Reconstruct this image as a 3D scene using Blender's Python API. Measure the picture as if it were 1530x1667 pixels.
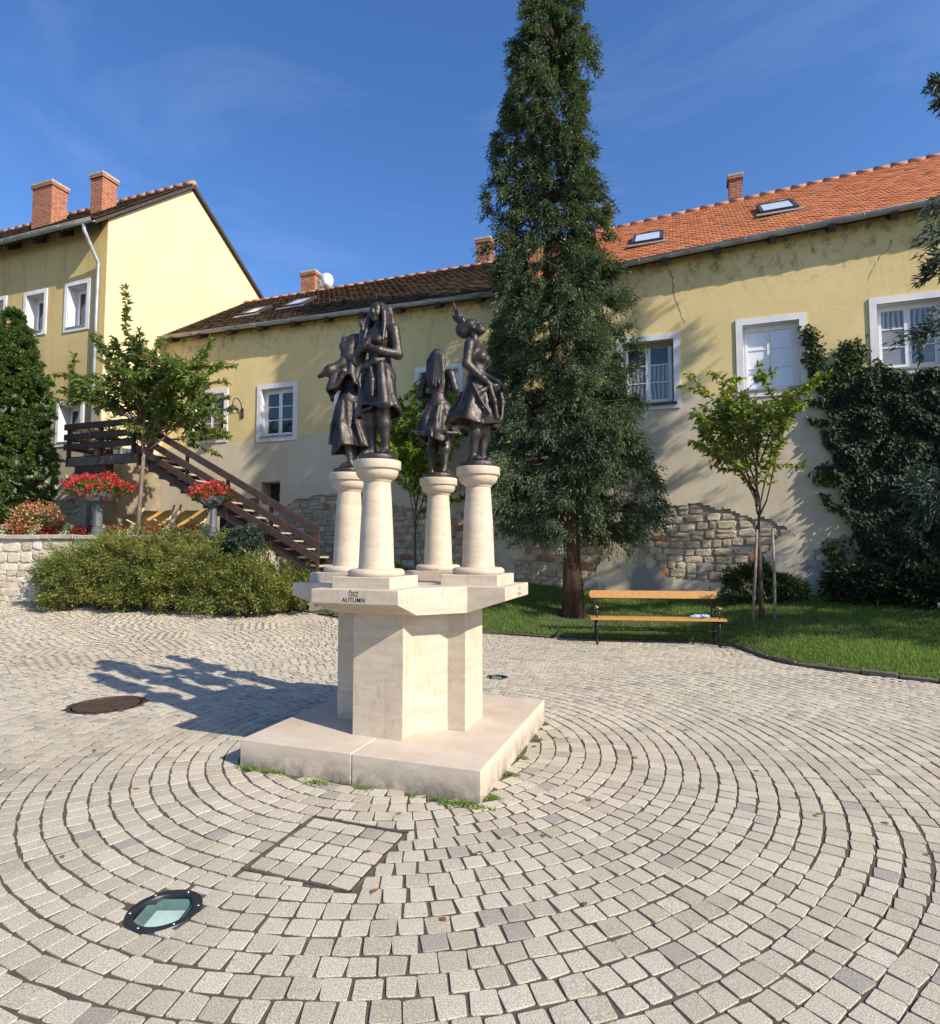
import bpy, bmesh, math, random
import numpy as np
from mathutils import Vector, Matrix, Euler

for _o in list(bpy.data.objects):
    bpy.data.objects.remove(_o)
SC = bpy.context.scene
COL = SC.collection
R = math.radians
rnd = random.Random(7)
rng = np.random.default_rng(11)

# ------------------------------------------------------------------ camera
PITCH, YAW, CAMH, FPX = 0.0601, 0.34, 1.6, 969.0     # focal length in pixels of the 1530 px wide photo
cam = bpy.data.cameras.new('camera')
cam.sensor_fit = 'HORIZONTAL'
cam.sensor_width = 36.0
cam.lens = 36.0 * FPX / 1530.0
cam.clip_start = 0.05
cam.clip_end = 3000
camo = bpy.data.objects.new('camera', cam)
camo.location = (0, 0, CAMH)
camo.rotation_euler = (math.pi / 2 + PITCH, 0, YAW)
COL.objects.link(camo)
SC.camera = camo

# ------------------------------------------------------------------ sky, sun, exposure
SUN_TO = Vector((4.88, -1.62, 3.45)).normalized()
SUN_EL = math.asin(SUN_TO.z)
SUN_AZ = math.atan2(SUN_TO.x, SUN_TO.y)
world = bpy.data.worlds.new('World')
SC.world = world
world.use_nodes = True
wn = world.node_tree
wn.nodes.clear()
w_out = wn.nodes.new('ShaderNodeOutputWorld')
w_bg = wn.nodes.new('ShaderNodeBackground')
w_sky = wn.nodes.new('ShaderNodeTexSky')
w_sky.sky_type = 'NISHITA'
w_sky.sun_disc = False
w_sky.sun_elevation = SUN_EL
w_sky.sun_rotation = SUN_AZ
w_sky.altitude = 150
w_sky.air_density = 1.0
w_sky.dust_density = 0.7
w_sky.ozone_density = 3.0
w_bg.inputs['Strength'].default_value = 0.15
# thin cirrus streaks mixed into the sky
w_tc = wn.nodes.new('ShaderNodeTexCoord')
w_mp = wn.nodes.new('ShaderNodeMapping')
w_mp.inputs['Scale'].default_value = (1.2, 2.6, 5.0)
w_mp.inputs['Rotation'].default_value = (0.3, 0.5, 0.4)
w_no = wn.nodes.new('ShaderNodeTexNoise')
w_no.inputs['Scale'].default_value = 1.5
w_no.inputs['Detail'].default_value = 7
w_no.inputs['Roughness'].default_value = 0.62
w_no.inputs['Distortion'].default_value = 0.6
w_rp = wn.nodes.new('ShaderNodeValToRGB')
w_rp.color_ramp.elements[0].position = 0.52
w_rp.color_ramp.elements[0].color = (0, 0, 0, 1)
w_rp.color_ramp.elements[1].position = 0.85
w_rp.color_ramp.elements[1].color = (0.09, 0.09, 0.09, 1)
w_mx = wn.nodes.new('ShaderNodeMixRGB')
w_mx.inputs['Color2'].default_value = (5.5, 6.0, 6.8, 1)
wn.links.new(w_tc.outputs['Generated'], w_mp.inputs['Vector'])
wn.links.new(w_mp.outputs['Vector'], w_no.inputs['Vector'])
wn.links.new(w_no.outputs['Fac'], w_rp.inputs['Fac'])
wn.links.new(w_rp.outputs['Color'], w_mx.inputs['Fac'])
w_hs = wn.nodes.new('ShaderNodeHueSaturation')
w_hs.inputs['Saturation'].default_value = 1.22
w_hs.inputs['Hue'].default_value = 0.509
wn.links.new(w_sky.outputs['Color'], w_hs.inputs['Color'])
wn.links.new(w_hs.outputs['Color'], w_mx.inputs['Color1'])
wn.links.new(w_mx.outputs['Color'], w_bg.inputs['Color'])
wn.links.new(w_bg.outputs['Background'], w_out.inputs['Surface'])

sun = bpy.data.lights.new('sun', 'SUN')
sun.energy = 5.0
sun.angle = R(0.53)
sun.color = (1.0, 0.90, 0.75)
suno = bpy.data.objects.new('sun', sun)
suno.rotation_euler = (-SUN_TO).to_track_quat('-Z', 'Y').to_euler()
suno.location = (20, -8, 16)
COL.objects.link(suno)

SC.view_settings.view_transform = 'Standard'
SC.view_settings.look = 'None'
SC.view_settings.gamma = 1.0
SC.view_settings.exposure = 0.50
SC.view_settings.use_curve_mapping = False

# ------------------------------------------------------------------ photo pixel -> point on a plane the thing touches
_c, _s = math.cos(YAW), math.sin(YAW)
_right = np.array([_c, _s, 0.0]); _f0 = np.array([-_s, _c, 0.0])
_cp, _sp = math.cos(PITCH), math.sin(PITCH)
_fw = _f0 * _cp + np.array([0, 0, _sp]); _up = -_f0 * _sp + np.array([0, 0, _cp])
def _ray(u, v):
    return _fw + _right * ((u - 765.0) / FPX) - _up * ((v - 833.5) / FPX)
def onY(u, v, Y):
    d = _ray(u, v); t = Y / d[1]
    return Vector((d[0] * t, Y, CAMH + d[2] * t))
def onX(u, v, X):
    d = _ray(u, v); t = X / d[0]
    return Vector((X, d[1] * t, CAMH + d[2] * t))
def onZ(u, v, Z=0.0):
    d = _ray(u, v); t = (Z - CAMH) / d[2]
    return Vector((d[0] * t, d[1] * t, Z))
def project(x, y, z):
    p = np.array([x, y, z - CAMH]); d = p @ _fw
    if d < 0.05:
        return None
    return 765 + FPX * (p @ _right) / d, 833.5 - FPX * (p @ _up) / d, d

# ------------------------------------------------------------------ helpers
def put(o, parent=None, label=None, cat=None, group=None, kind=None):
    COL.objects.link(o)
    if parent is not None:
        o.parent = parent
    if label: o['label'] = label
    if cat: o['category'] = cat
    if group: o['group'] = group
    if kind: o['kind'] = kind
    return o
def thing(name, label, cat, loc=(0, 0, 0), rz=0.0, group=None):
    o = bpy.data.objects.new(name, None)
    o.empty_display_size = 0.2
    o.location = loc; o.rotation_euler = (0, 0, rz)
    return put(o, None, label, cat, group)
def np_mesh(name, V, F, smooth=False):
    V = np.asarray(V, np.float32).reshape(-1, 3); F = np.asarray(F, np.int32)
    me = bpy.data.meshes.new(name)
    n, k = F.shape
    me.vertices.add(len(V)); me.vertices.foreach_set('co', V.ravel())
    me.loops.add(n * k); me.loops.foreach_set('vertex_index', F.ravel())
    me.polygons.add(n); me.polygons.foreach_set('loop_start', np.arange(0, n * k, k, dtype=np.int32))
    try:
        me.polygons.foreach_set('loop_total', np.full(n, k, np.int32))
    except Exception:
        pass
    me.polygons.foreach_set('use_smooth', np.full(n, bool(smooth)))
    me.update(calc_edges=True); me.validate()
    return me
class MB:
    """collects shapes, builds them as one mesh object"""
    def __init__(s): s.v = []; s.f = []; s.sm = []
    def add(s, vs, fs, smooth=False):
        b = len(s.v); s.v.extend([tuple(p) for p in vs])
        for f in fs: s.f.append([b + i for i in f]); s.sm.append(smooth)
        return s
    def box(s, c, size, M=None, bevel=0.0):
        x, y, z = size[0] / 2, size[1] / 2, size[2] / 2
        if bevel > 0:
            b = min(bevel, x * .9, y * .9, z * .9)
            vs = []; fs = []
            for sx in (-1, 1):
                for sy in (-1, 1):
                    for sz in (-1, 1):
                        vs += [(sx * x, sy * (y - b), sz * (z - b)), (sx * (x - b), sy * y, sz * (z - b)), (sx * (x - b), sy * (y - b), sz * z)]
            def I(sx, sy, sz, k): return ((sx > 0) * 4 + (sy > 0) * 2 + (sz > 0)) * 3 + k
            for sx in (-1, 1):
                fs.append([I(sx, -1, -1, 0), I(sx, 1, -1, 0), I(sx, 1, 1, 0), I(sx, -1, 1, 0)][::sx])
                fs.append([I(-1, sx, -1, 1), I(1, sx, -1, 1), I(1, sx, 1, 1), I(-1, sx, 1, 1)][::-sx])
                fs.append([I(-1, -1, sx, 2), I(1, -1, sx, 2), I(1, 1, sx, 2), I(-1, 1, sx, 2)][::sx])
            for a in (-1, 1):
                for b2 in (-1, 1):
                    fs.append([I(a, b2, -1, 0), I(a, b2, 1, 0), I(a, b2, 1, 1), I(a, b2, -1, 1)][::a * b2])
                    fs.append([I(a, -1, b2, 0), I(a, 1, b2, 0), I(a, 1, b2, 2), I(a, -1, b2, 2)][::-a * b2])
                    fs.append([I(-1, a, b2, 1), I(1, a, b2, 1), I(1, a, b2, 2), I(-1, a, b2, 2)][::a * b2])
            for sx in (-1, 1):
                for sy in (-1, 1):
                    for sz in (-1, 1):
                        fs.append([I(sx, sy, sz, 0), I(sx, sy, sz, 1), I(sx, sy, sz, 2)][::sx * sy * sz])
        else:
            vs = [(a * x, b * y, d * z) for a in (-1, 1) for b in (-1, 1) for d in (-1, 1)]
            fs = [(0, 1, 3, 2), (4, 6, 7, 5), (0, 4, 5, 1), (2, 3, 7, 6), (0, 2, 6, 4), (1, 5, 7, 3)]
        c = Vector(c)
        vs = [(M @ Vector(p) if M is not None else Vector(p)) + c for p in vs]
        return s.add(vs, fs)
    def bb(s, x0, x1, y0, y1, z0, z1, bevel=0.0):
        return s.box(((x0 + x1) / 2, (y0 + y1) / 2, (z0 + z1) / 2), (abs(x1 - x0), abs(y1 - y0), abs(z1 - z0)), None, bevel)
    def beam(s, a, b, w, t, up=(0, 0, 1), bevel=0.0):
        a = Vector(a); b = Vector(b); d = b - a; L = d.length; d.normalize()
        upv = Vector(up); side = d.cross(upv)
        if side.length < 1e-4: side = d.cross(Vector((1, 0, 0)))
        side.normalize(); u2 = side.cross(d)
        M = Matrix((d, side, u2)).transposed()
        return s.box((a + b) / 2, (L, w, t), M, bevel)
    def tube(s, pts, rad, n=8, caps=True, smooth=True):
        pts = [Vector(p) for p in pts]
        rs = rad if isinstance(rad, (list, tuple)) else [rad] * len(pts)
        vs = []; fs = []; ref = None
        for i, p in enumerate(pts):
            d = (pts[min(i + 1, len(pts) - 1)] - pts[max(i - 1, 0)])
            if d.length < 1e-9: d = Vector((0, 0, 1))
            d.normalize()
            if ref is None:
                ref = Vector((1, 0, 0)) if abs(d.x) < .9 else Vector((0, 1, 0))
            a = (ref - d * ref.dot(d)).normalized(); b = d.cross(a); ref = a
            for k in range(n):
                t = 2 * math.pi * k / n
                vs.append(p + (a * math.cos(t) + b * math.sin(t)) * rs[i])
        for i in range(len(pts) - 1):
            for k in range(n):
                fs.append((i * n + k, i * n + (k + 1) % n, (i + 1) * n + (k + 1) % n, (i + 1) * n + k))
        if caps:
            fs.append(tuple(range(n))[::-1]); fs.append(tuple((len(pts) - 1) * n + k for k in range(n)))
        return s.add(vs, fs, smooth)
    def lathe(s, prof, c=(0, 0, 0), n=32, smooth=True, axis='Z'):
        vs = []; fs = []
        for r, z in prof:
            for k in range(n):
                t = 2 * math.pi * k / n
                p = (r * math.cos(t), r * math.sin(t), z)
                if axis == 'Y': p = (p[0], -p[2], p[1])
                vs.append((p[0] + c[0], p[1] + c[1], p[2] + c[2]))
        for i in range(len(prof) - 1):
            for k in range(n):
                fs.append((i * n + k, i * n + (k + 1) % n, (i + 1) * n + (k + 1) % n, (i + 1) * n + k))
        fs.append(tuple(range(n))[::-1]); fs.append(tuple((len(prof) - 1) * n + k for k in range(n)))
        return s.add(vs, fs, smooth)
    def mesh(s, name):
        me = bpy.data.meshes.new(name)
        me.from_pydata([tuple(p) for p in s.v], [], s.f)
        me.polygons.foreach_set('use_smooth', s.sm)
        me.update()
        return me
    def build(s, name, m, parent=None, label=None, cat=None, group=None, kind=None, auto=False):
        me = s.mesh(name)
        me.materials.append(m)
        if auto:
            me.set_sharp_from_angle(angle=R(38))
        o = bpy.data.objects.new(name, me)
        return put(o, parent, label, cat, group, kind)
def obj(name, me, m, parent=None, label=None, cat=None, group=None, kind=None):
    if m is not None and not me.materials:
        me.materials.append(m)
    o = bpy.data.objects.new(name, me)
    return put(o, parent, label, cat, group, kind)
def roughen(bmv, amt, scale=3.0, seed=0):
    from mathutils import noise
    out = []
    for p in bmv:
        q = Vector(p) * scale + Vector((seed, seed * 1.7, 0))
        out.append(Vector(p) + noise.noise_vector(q) * amt)
    return out

# ------------------------------------------------------------------ materials
class NT:
    def __init__(s, name):
        s.m = bpy.data.materials.new(name); s.m.use_nodes = True
        s.t = s.m.node_tree; s.b = s.t.nodes['Principled BSDF']
        s._pos = None
    def n(s, typ, **kw):
        nd = s.t.nodes.new(typ)
        for k, v in kw.items(): setattr(nd, k, v)
        return nd
    def l(s, a, b): s.t.links.new(a, b)
    @property
    def pos(s):
        if s._pos is None: s._pos = s.n('ShaderNodeNewGeometry')
        return s._pos.outputs['Position']
    @property
    def objc(s): return s.n('ShaderNodeTexCoord').outputs['Object']
    def island(s):
        s.pos
        return s._pos.outputs['Random Per Island']
    def noise(s, scale, detail=4, rough=0.55, vec=None, dist=0.0):
        nd = s.n('ShaderNodeTexNoise')
        nd.inputs['Scale'].default_value = scale; nd.inputs['Detail'].default_value = detail
        nd.inputs['Roughness'].default_value = rough; nd.inputs['Distortion'].default_value = dist
        s.l(vec if vec is not None else s.pos, nd.inputs['Vector'])
        return nd.outputs['Fac']
    def scaled(s, sc, vec=None):
        nd = s.n('ShaderNodeVectorMath', operation='MULTIPLY')
        s.l(vec if vec is not None else s.pos, nd.inputs[0]); nd.inputs[1].default_value = sc
        return nd.outputs[0]
    def ramp(s, fac, p0, p1, c0=(0, 0, 0, 1), c1=(1, 1, 1, 1)):
        nd = s.n('ShaderNodeValToRGB')
        e = nd.color_ramp.elements
        e[0].position = p0; e[1].position = p1
        e[0].color = (*c0[:3], 1); e[1].color = (*c1[:3], 1)
        s.l(fac, nd.inputs['Fac']); return nd.outputs['Color']
    def step(s, v, a, b):
        nd = s.n('ShaderNodeMapRange'); nd.inputs['From Min'].default_value = a; nd.inputs['From Max'].default_value = b
        s.l(v, nd.inputs['Value']); return nd.outputs['Result']
    def mix(s, fac, a, b, blend='MIX'):
        nd = s.n('ShaderNodeMixRGB', blend_type=blend)
        for sock, v in ((nd.inputs['Fac'], fac), (nd.inputs['Color1'], a), (nd.inputs['Color2'], b)):
            if isinstance(v, (int, float)): sock.default_value = v
            elif isinstance(v, (tuple, list)): sock.default_value = (*v[:3], 1)
            else: s.l(v, sock)
        return nd.outputs['Color']
    def math(s, op, a, b=0.0):
        nd = s.n('ShaderNodeMath', operation=op)
        for sock, v in ((nd.inputs[0], a), (nd.inputs[1], b)):
            if isinstance(v, (int, float)): sock.default_value = v
            else: s.l(v, sock)
        return nd.outputs[0]
    def sep(s, vec=None):
        nd = s.n('ShaderNodeSeparateXYZ'); s.l(vec if vec is not None else s.pos, nd.inputs[0]); return nd.outputs
    def bump(s, h, strength=0.3, dist=0.01):
        nd = s.n('ShaderNodeBump'); nd.inputs['Strength'].default_value = strength; nd.inputs['Distance'].default_value = dist
        s.l(h, nd.inputs['Height']); s.l(nd.outputs['Normal'], s.b.inputs['Normal']); return nd
    def fin(s, color, rough=0.8, metallic=0.0, spec=None):
        if isinstance(color, (tuple, list)): s.b.inputs['Base Color'].default_value = (*color[:3], 1)
        else: s.l(color, s.b.inputs['Base Color'])
        if isinstance(rough, (int, float)): s.b.inputs['Roughness'].default_value = rough
        else: s.l(rough, s.b.inputs['Roughness'])
        s.b.inputs['Metallic'].default_value = metallic
        if spec is not None: s.b.inputs['Specular IOR Level'].default_value = spec
        return s.m
def simple(name, c, rough=0.7, metallic=0.0, vs=6.0, va=0.25, bs=40.0, bst=0.15, bd=0.004, spec=None, fine=0.0):
    t = NT(name)
    n1 = t.noise(vs, 5, .6)
    c0 = tuple(x * (1 - va) for x in c); c1 = tuple(min(1, x * (1 + va)) for x in c)
    col = t.ramp(n1, .3, .7, c0, c1)
    if fine: col = t.mix(fine, col, t.ramp(t.noise(vs * 23, 3, .7), .3, .7, (.25, .25, .25), (1.7, 1.7, 1.7)), 'MULTIPLY')
    if bst: t.bump(t.noise(bs, 4, .6), bst, bd)
    return t.fin(col, rough, metallic, spec)
def leafmat(name, dark, light, tip=None, tipamt=0.12, rough=0.55, transl=0.35, big=0.9, gain=1.0, patch=None):
    t = NT(name)
    dark, light = [tuple(x * gain for x in c) for c in (dark, light)]
    if tip is not None: tip = tuple(x * gain for x in tip)
    isl = t.island()
    col = t.mix(isl, dark, light)
    if patch is not None: col = t.mix(t.ramp(t.noise(1.9, 4, .65), .46, .66, (0, 0, 0), (.8, .8, .8)), col, tuple(x * gain for x in patch))
    col = t.mix(t.ramp(t.noise(big, 3, .6), .35, .65), col, t.mix(0.5, col, (dark[0] * .7, dark[1] * .7, dark[2] * .7)))
    if tip is not None:
        r2 = t.math('FRACT', t.math('MULTIPLY', isl, 17.31))
        col = t.mix(t.math('LESS_THAN', r2, tipamt), col, tip)
    m = t.fin(col, rough, 0, .35)
    tr = t.n('ShaderNodeBsdfTranslucent'); mx = t.n('ShaderNodeMixShader'); mx.inputs[0].default_value = transl
    t.l(t.mix(1.0, col, (1.5, 1.6, .7), 'MULTIPLY'), tr.inputs['Color'])
    out = t.t.nodes['Material Output']
    t.l(t.b.outputs[0], mx.inputs[1]); t.l(tr.outputs[0], mx.inputs[2]); t.l(mx.outputs[0], out.inputs['Surface'])
    return m
# ================================================================== terrain
CX, CY = -2.148, 4.576                     # centre of the monument
def sstep(a, b, x):
    t = min(1, max(0, (x - a) / (b - a))); return t * t * (3 - 2 * t)
def lerp(a, b, t): return a + (b - a) * t
def pz(x, y):                              # the plaza climbs gently to the back left
    s = (-x * .6 + y * .8) - 9.5
    return .078 * (math.log1p(math.exp(min(40, s / .6))) * .6)
KERB = [(-14, 12.2), (-10.2, 11.6), (-9.0, 11.2), (-7.96, 10.8), (-6.45, 10.42), (-4.6, 10.3), (-3.2, 10.33), (-1.5, 10.4), (-.5, 10.68), (.35, 10.8), (.8, 10.6), (.98, 10.1), (1.15, 9.62), (1.45, 9.22), (2.12, 8.89), (2.87, 8.65), (5, 8.15), (9, 7.6), (16, 7.2)]
def yk(x):
    for (x0, y0), (x1, y1) in zip(KERB, KERB[1:]):
        if x0 <= x <= x1: return lerp(y0, y1, (x - x0) / (x1 - x0))
    return KERB[0][1] if x < KERB[0][0] else KERB[-1][1]
def zw(x): return min(1.15, .65 + .1 * max(0, -x - 2))
def lz(x, y):                              # lawn height
    k = yk(x); t = min(1, max(0, (y - k) / (13.52 - k)))
    p = lerp(.45, 1.0, sstep(-9, -4.5, x))
    return pz(x, k) + .02 + (zw(x) - pz(x, k) - .02) * (t ** p)
TER = 1.87                                 # terrace level
WA, WB = Vector((-17.6, 7.79)), Vector((-9.75, 10.145))   # face of the retaining wall
def wall_y(x): return WA.y + (x - WA.x) * .3

def grid(name, x0, x1, y0, y1, st, zf, m, keep=None, **kw):
    nx = int(round((x1 - x0) / st)) + 1; ny = int(round((y1 - y0) / st)) + 1
    V = []; idx = {}; F = []
    for j in range(ny):
        for i in range(nx):
            x = x0 + i * st; y = y0 + j * st
            V.append((x, y, zf(x, y)))
    for j in range(ny - 1):
        for i in range(nx - 1):
            if keep and not keep(x0 + (i + .5) * st, y0 + (j + .5) * st): continue
            a = j * nx + i; F.append((a, a + 1, a + nx + 1, a + nx))
    me = np_mesh(name, V, F, True)
    return obj(name, me, m, **kw)

t = NT('far_ground'); MAT_FAR = t.fin(t.ramp(t.noise(.4, 5), .3, .7, (.10, .12, .06), (.2, .19, .13)), .95)
mb = MB(); mb.add([(-900, -900, -.25), (900, -900, -.25), (900, 900, -.25), (-900, 900, -.25)], [(0, 1, 2, 3)])
mb.build('ground', MAT_FAR, label='wide grey green ground sheet reaching to the horizon', cat='ground', kind='structure')

LIGHTS = [(-2.19, 2.13, .158), (-2.18, 7.18, .13)]
# joints between the setts: sandy soil with a little moss
t = NT('joint_soil')
col = t.ramp(t.noise(9, 6, .7), .3, .75, (.058, .048, .036), (.112, .093, .068))
col = t.mix(t.ramp(t.noise(1.7, 4, .6), .60, .74), col, (.055, .065, .025))
t.bump(t.noise(160, 3, .7), .6, .004)
MAT_JOINT = t.fin(col, .95)
paving = grid('plaza_paving', -22, 16, -9, 13.4, .4, lambda x, y: pz(x, y) - .0055, MAT_JOINT,
              keep=lambda x, y: y < yk(x) + .5 and not any(abs(x - lx) < .42 and abs(y - ly) < .42 for lx, ly, lr in LIGHTS), label='sandy bed of the sett paved square around the monument', cat='paving', kind='structure')

for lx, ly, lr in LIGHTS:                  # the bed is open where a lamp pit sits
    xs_ = [-22 + .4 * i for i in range(96)]; ys_ = [-9 + .4 * j for j in range(57)]
    cx_ = [x for x in xs_ if abs(x + .2 - lx) < .42]; cy_ = [y for y in ys_ if abs(y + .2 - ly) < .42]
    x0, x1, y0, y1 = min(cx_), max(cx_) + .4, min(cy_), max(cy_) + .4
    V = []; F = []; N = 64
    angs = sorted([2 * math.pi * k / N for k in range(N)] + [math.atan2(b_ - ly, a_ - lx) % (2 * math.pi) for a_ in (x0, x1) for b_ in (y0, y1)])
    for a_ in angs:
        c_, s_ = math.cos(a_), math.sin(a_)
        t_ = min(((x1 if c_ > 0 else x0) - lx) / c_ if abs(c_) > 1e-6 else 9, ((y1 if s_ > 0 else y0) - ly) / s_ if abs(s_) > 1e-6 else 9)
        for r_ in (lr - .006, t_):
            x, y = lx + c_ * r_, ly + s_ * r_; V.append((x, y, pz(x, y) - .0055))
    n_ = len(angs)
    for k in range(n_): q = (k + 1) % n_; F.append((2 * k, 2 * k + 1, 2 * q + 1, 2 * q))
    mb = MB(); mb.add(V, F); mb.build('bed_patch', MAT_JOINT, paving)
# granite / exposed aggregate setts
t = NT('sett_stone')
oi = t.n('ShaderNodeObjectInfo')
rid = t.math('FRACT', t.math('ADD', t.island(), oi.outputs['Random']))
col = t.ramp(rid, 0, 1, (.375, .338, .275), (.485, .445, .368))
r2 = t.math('FRACT', t.math('MULTIPLY', rid, 23.7))
col = t.mix(t.ramp(r2, .965, .97), col, (.31, .285, .25))                  # the odd grey sett
col = t.mix(t.ramp(t.noise(.55, 4, .6), .45, .75), col, t.mix(1.0, col, (.86, .85, .83), 'MULTIPLY'))   # trodden patches
grain = t.noise(170, 3, .75)
col = t.mix(.85, col, t.ramp(grain, .36, .64, (.50, .47, .43), (1.55, 1.55, 1.52)), 'MULTIPLY')
col = t.mix(t.ramp(t.noise(2.6, 6, .7), .56, .74, (0, 0, 0), (.5, .5, .5)), col, t.mix(1.0, col, (.66, .62, .56), 'MULTIPLY'))
vo = t.n('ShaderNodeTexVoronoi'); vo.inputs['Scale'].default_value = 150; t.l(t.pos, vo.inputs['Vector'])
col = t.mix(t.ramp(vo.outputs['Distance'], .12, .2, (.45, .45, .45), (0, 0, 0)), col, (.16, .14, .11))
hh = t.math('ADD', grain, t.math('MULTIPLY', t.noise(30, 3), .8))
t.bump(hh, .55, .004)
MAT_SETT = t.fin(col, .88, 0, .25)

PITCH_S = .1165
def sett_shape(w, l, hgt, seed):
    """a worn sett: rounded shoulders, uneven corners, slightly domed; unit metres, top at z = 0"""
    r = random.Random(seed)
    def rect(sx, sy, z, jit):
        return [(sx * a * w / 2 + r.uniform(-jit, jit), sy * b * l / 2 + r.uniform(-jit, jit), z) for a, b in ((-1, -1), (1, -1), (1, 1), (-1, 1))]
    base = [(r.uniform(-.008, .005), r.uniform(-.008, .005)) for _ in range(4)]; base = [(p * (-1 if i in (0, 3) else 1), q * (-1 if i < 2 else 1)) for i, (p, q) in enumerate(base)]
    def ring(k, z):
        c = [(-1, -1), (1, -1), (1, 1), (-1, 1)]; out = []
        for i, (a, b) in enumerate(c):
            cut = .11
            p = (a * w / 2 * k + base[i][0], b * l / 2 * k + base[i][1])
            if i % 2 == 0:
                out += [(p[0], p[1] - b * l / 2 * cut, z), (p[0] - a * w / 2 * cut, p[1], z)]
            else:
                out += [(p[0] - a * w / 2 * cut, p[1], z), (p[0], p[1] - b * l / 2 * cut, z)]
        return out
    v = ring(1.0, -hgt) + ring(1.0, -.0022) + ring(.978, -.0003)
    v.append((r.uniform(-.01, .01), r.uniform(-.01, .01), .0004))
    f = []
    for lv in (0, 1):
        for k in range(8):
            f.append((lv * 8 + k, lv * 8 + (k + 1) % 8, (lv + 1) * 8 + (k + 1) % 8, (lv + 1) * 8 + k))
    for k in range(8): f.append((16 + k, 16 + (k + 1) % 8, 24))
    return v, f

MAN = (-5.56, 4.6, .36)
LID = (-1.79, 2.83, .315)
def free(x, y):
    if abs(x - CX) < .95 and abs(y - CY) < .95: return False
    for lx, ly, lr in LIGHTS:
        if math.hypot(x - lx, y - ly) < lr: return False
    if math.hypot(x - MAN[0], y - MAN[1]) < MAN[2]: return False
    if abs(x - LID[0]) < LID[2] - .006 and abs(y - LID[1]) < LID[2] - .006: return False
    if y > yk(x) - .05: return False
    if y > wall_y(x) - .02 and x < -9.5: return False
    return True
setts = []
r = 1.02
ri = 0
while r < 17.5:
    n = int(round(2 * math.pi * r / PITCH_S))
    off = rnd.random()
    for k in range(n):
        th = 2 * math.pi * (k + off) / n
        wv = sstep(5.2, 7.0, r) * .11 * math.sin(th * 26) + sstep(2.5, 4, r) * .035 * math.sin(th * 9 + r)
        x = CX + (r + wv) * math.cos(th); y = CY + (r + wv) * math.sin(th)
        # only where the square can be seen from the photo's place or a step beside it
        df = -x * _s + y * _c; lat = x * _c + y * _s
        if df < .6 or abs(lat) > df * .80 + 2.3 or df > 17: continue
        kx = ky = 1.0                      # setts are cut to fit round the cover and the lamps
        ax, ay = abs(x - LID[0]) - LID[2], abs(y - LID[1]) - LID[2]
        if max(ax, ay) < .058 and max(ax, ay) > -.036:
            d_ = max(ax, ay); sft = (.06 - d_) / 2
            if ay >= ax: y += math.copysign(sft, y - LID[1]); ky = max(.2, (d_ + .058) / .116)
            else: x += math.copysign(sft, x - LID[0]); kx = max(.2, (d_ + .058) / .116)
        for lx, ly, lr in LIGHTS + [MAN]:
            d_ = math.hypot(x - lx, y - ly) - lr
            if -.03 < d_ < .05:
                sft = (.054 - d_) / 2; vx, vy = (x - lx) / (d_ + lr), (y - ly) / (d_ + lr); x += vx * sft; y += vy * sft
                q_ = (d_ + .05) / .104; tn = abs(math.cos(math.atan2(vy, vx) - th)); kx = max(.35, lerp(q_, 1, tn)); ky = max(.35, lerp(1, q_, tn))
        if not free(x, y): continue
        tilt = sstep(5.2, 7.0, r) * math.atan(.11 * 26 / r * math.cos(th * 26))
        setts.append((x, y, th - math.pi / 2 + tilt + rnd.gauss(0, .018), rnd.uniform(.90, .955) * kx, rnd.uniform(.885, .935) * ky, df))
    r += PITCH_S; ri += 1
# the square paved access cover: a 5 x 5 grid of setts in its own frame
for i in range(5):
    for j in range(5):
        px = LID[0] + (i - 2) * .118; py = LID[1] + (j - 2) * .118
        setts.append((px, py, rnd.gauss(0, .02), .92, .92, -px * _s + py * _c))
# the largest 300 in the picture are objects of their own
def in_view(s):
    q = project(s[0], s[1], 0)
    return q is not None and 5 < q[0] < 1525 and q[1] < 1662
vis = [s for s in setts if in_view(s)]
vis.sort(key=lambda s: s[0] ** 2 + s[1] ** 2)
near = set(id(s) for s in vis[:300])
variants = []
for k in range(10):
    v, f = sett_shape(PITCH_S, PITCH_S, .05, 100 + k)
    me = bpy.data.meshes.new('cobble'); me.from_pydata(v, [], f); me.materials.append(MAT_SETT); me.update()
    variants.append((me, np.array(v), np.array([list(q) if len(q) == 4 else list(q) + [q[-1]] for q in f])))
Vall = []; Q = []; T = []; base = 0
f4 = [q for q in sett_shape(1, 1, 1, 1)[1] if len(q) == 4]; f3 = [q for q in sett_shape(1, 1, 1, 1)[1] if len(q) == 3]
faces = []
for s in setts:
    x, y, a, sx, sy, df = s
    k = rnd.randrange(10); a2 = a + rnd.choice((0, math.pi)); dz = rnd.gauss(0, .0009)
    if id(s) in near:
        o = bpy.data.objects.new('cobble', variants[k][0])
        o.location = (x, y, pz(x, y) + dz); o.rotation_euler = (rnd.gauss(0, .004), rnd.gauss(0, .004), a2); o.scale = (sx, sy, 1)
        put(o, paving)
    else:
        P = variants[k][1]; ca, sa = math.cos(a2), math.sin(a2)
        q = np.empty_like(P)
        q[:, 0] = x + P[:, 0] * sx * ca - P[:, 1] * sy * sa
        q[:, 1] = y + P[:, 0] * sx * sa + P[:, 1] * sy * ca
        q[:, 2] = pz(x, y) + dz + P[:, 2]
        Vall.append(q); faces.append(base); base += len(P)
b = np.array(faces)[:, None, None]
F4 = (np.array(f4)[None] + b).reshape(-1, 4)
F3 = (np.array(f3)[None] + b).reshape(-1, 3)
me = bpy.data.meshes.new('cobbles')
Vn = np.concatenate(Vall).astype(np.float32)
me.vertices.add(len(Vn)); me.vertices.foreach_set('co', Vn.ravel())
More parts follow.
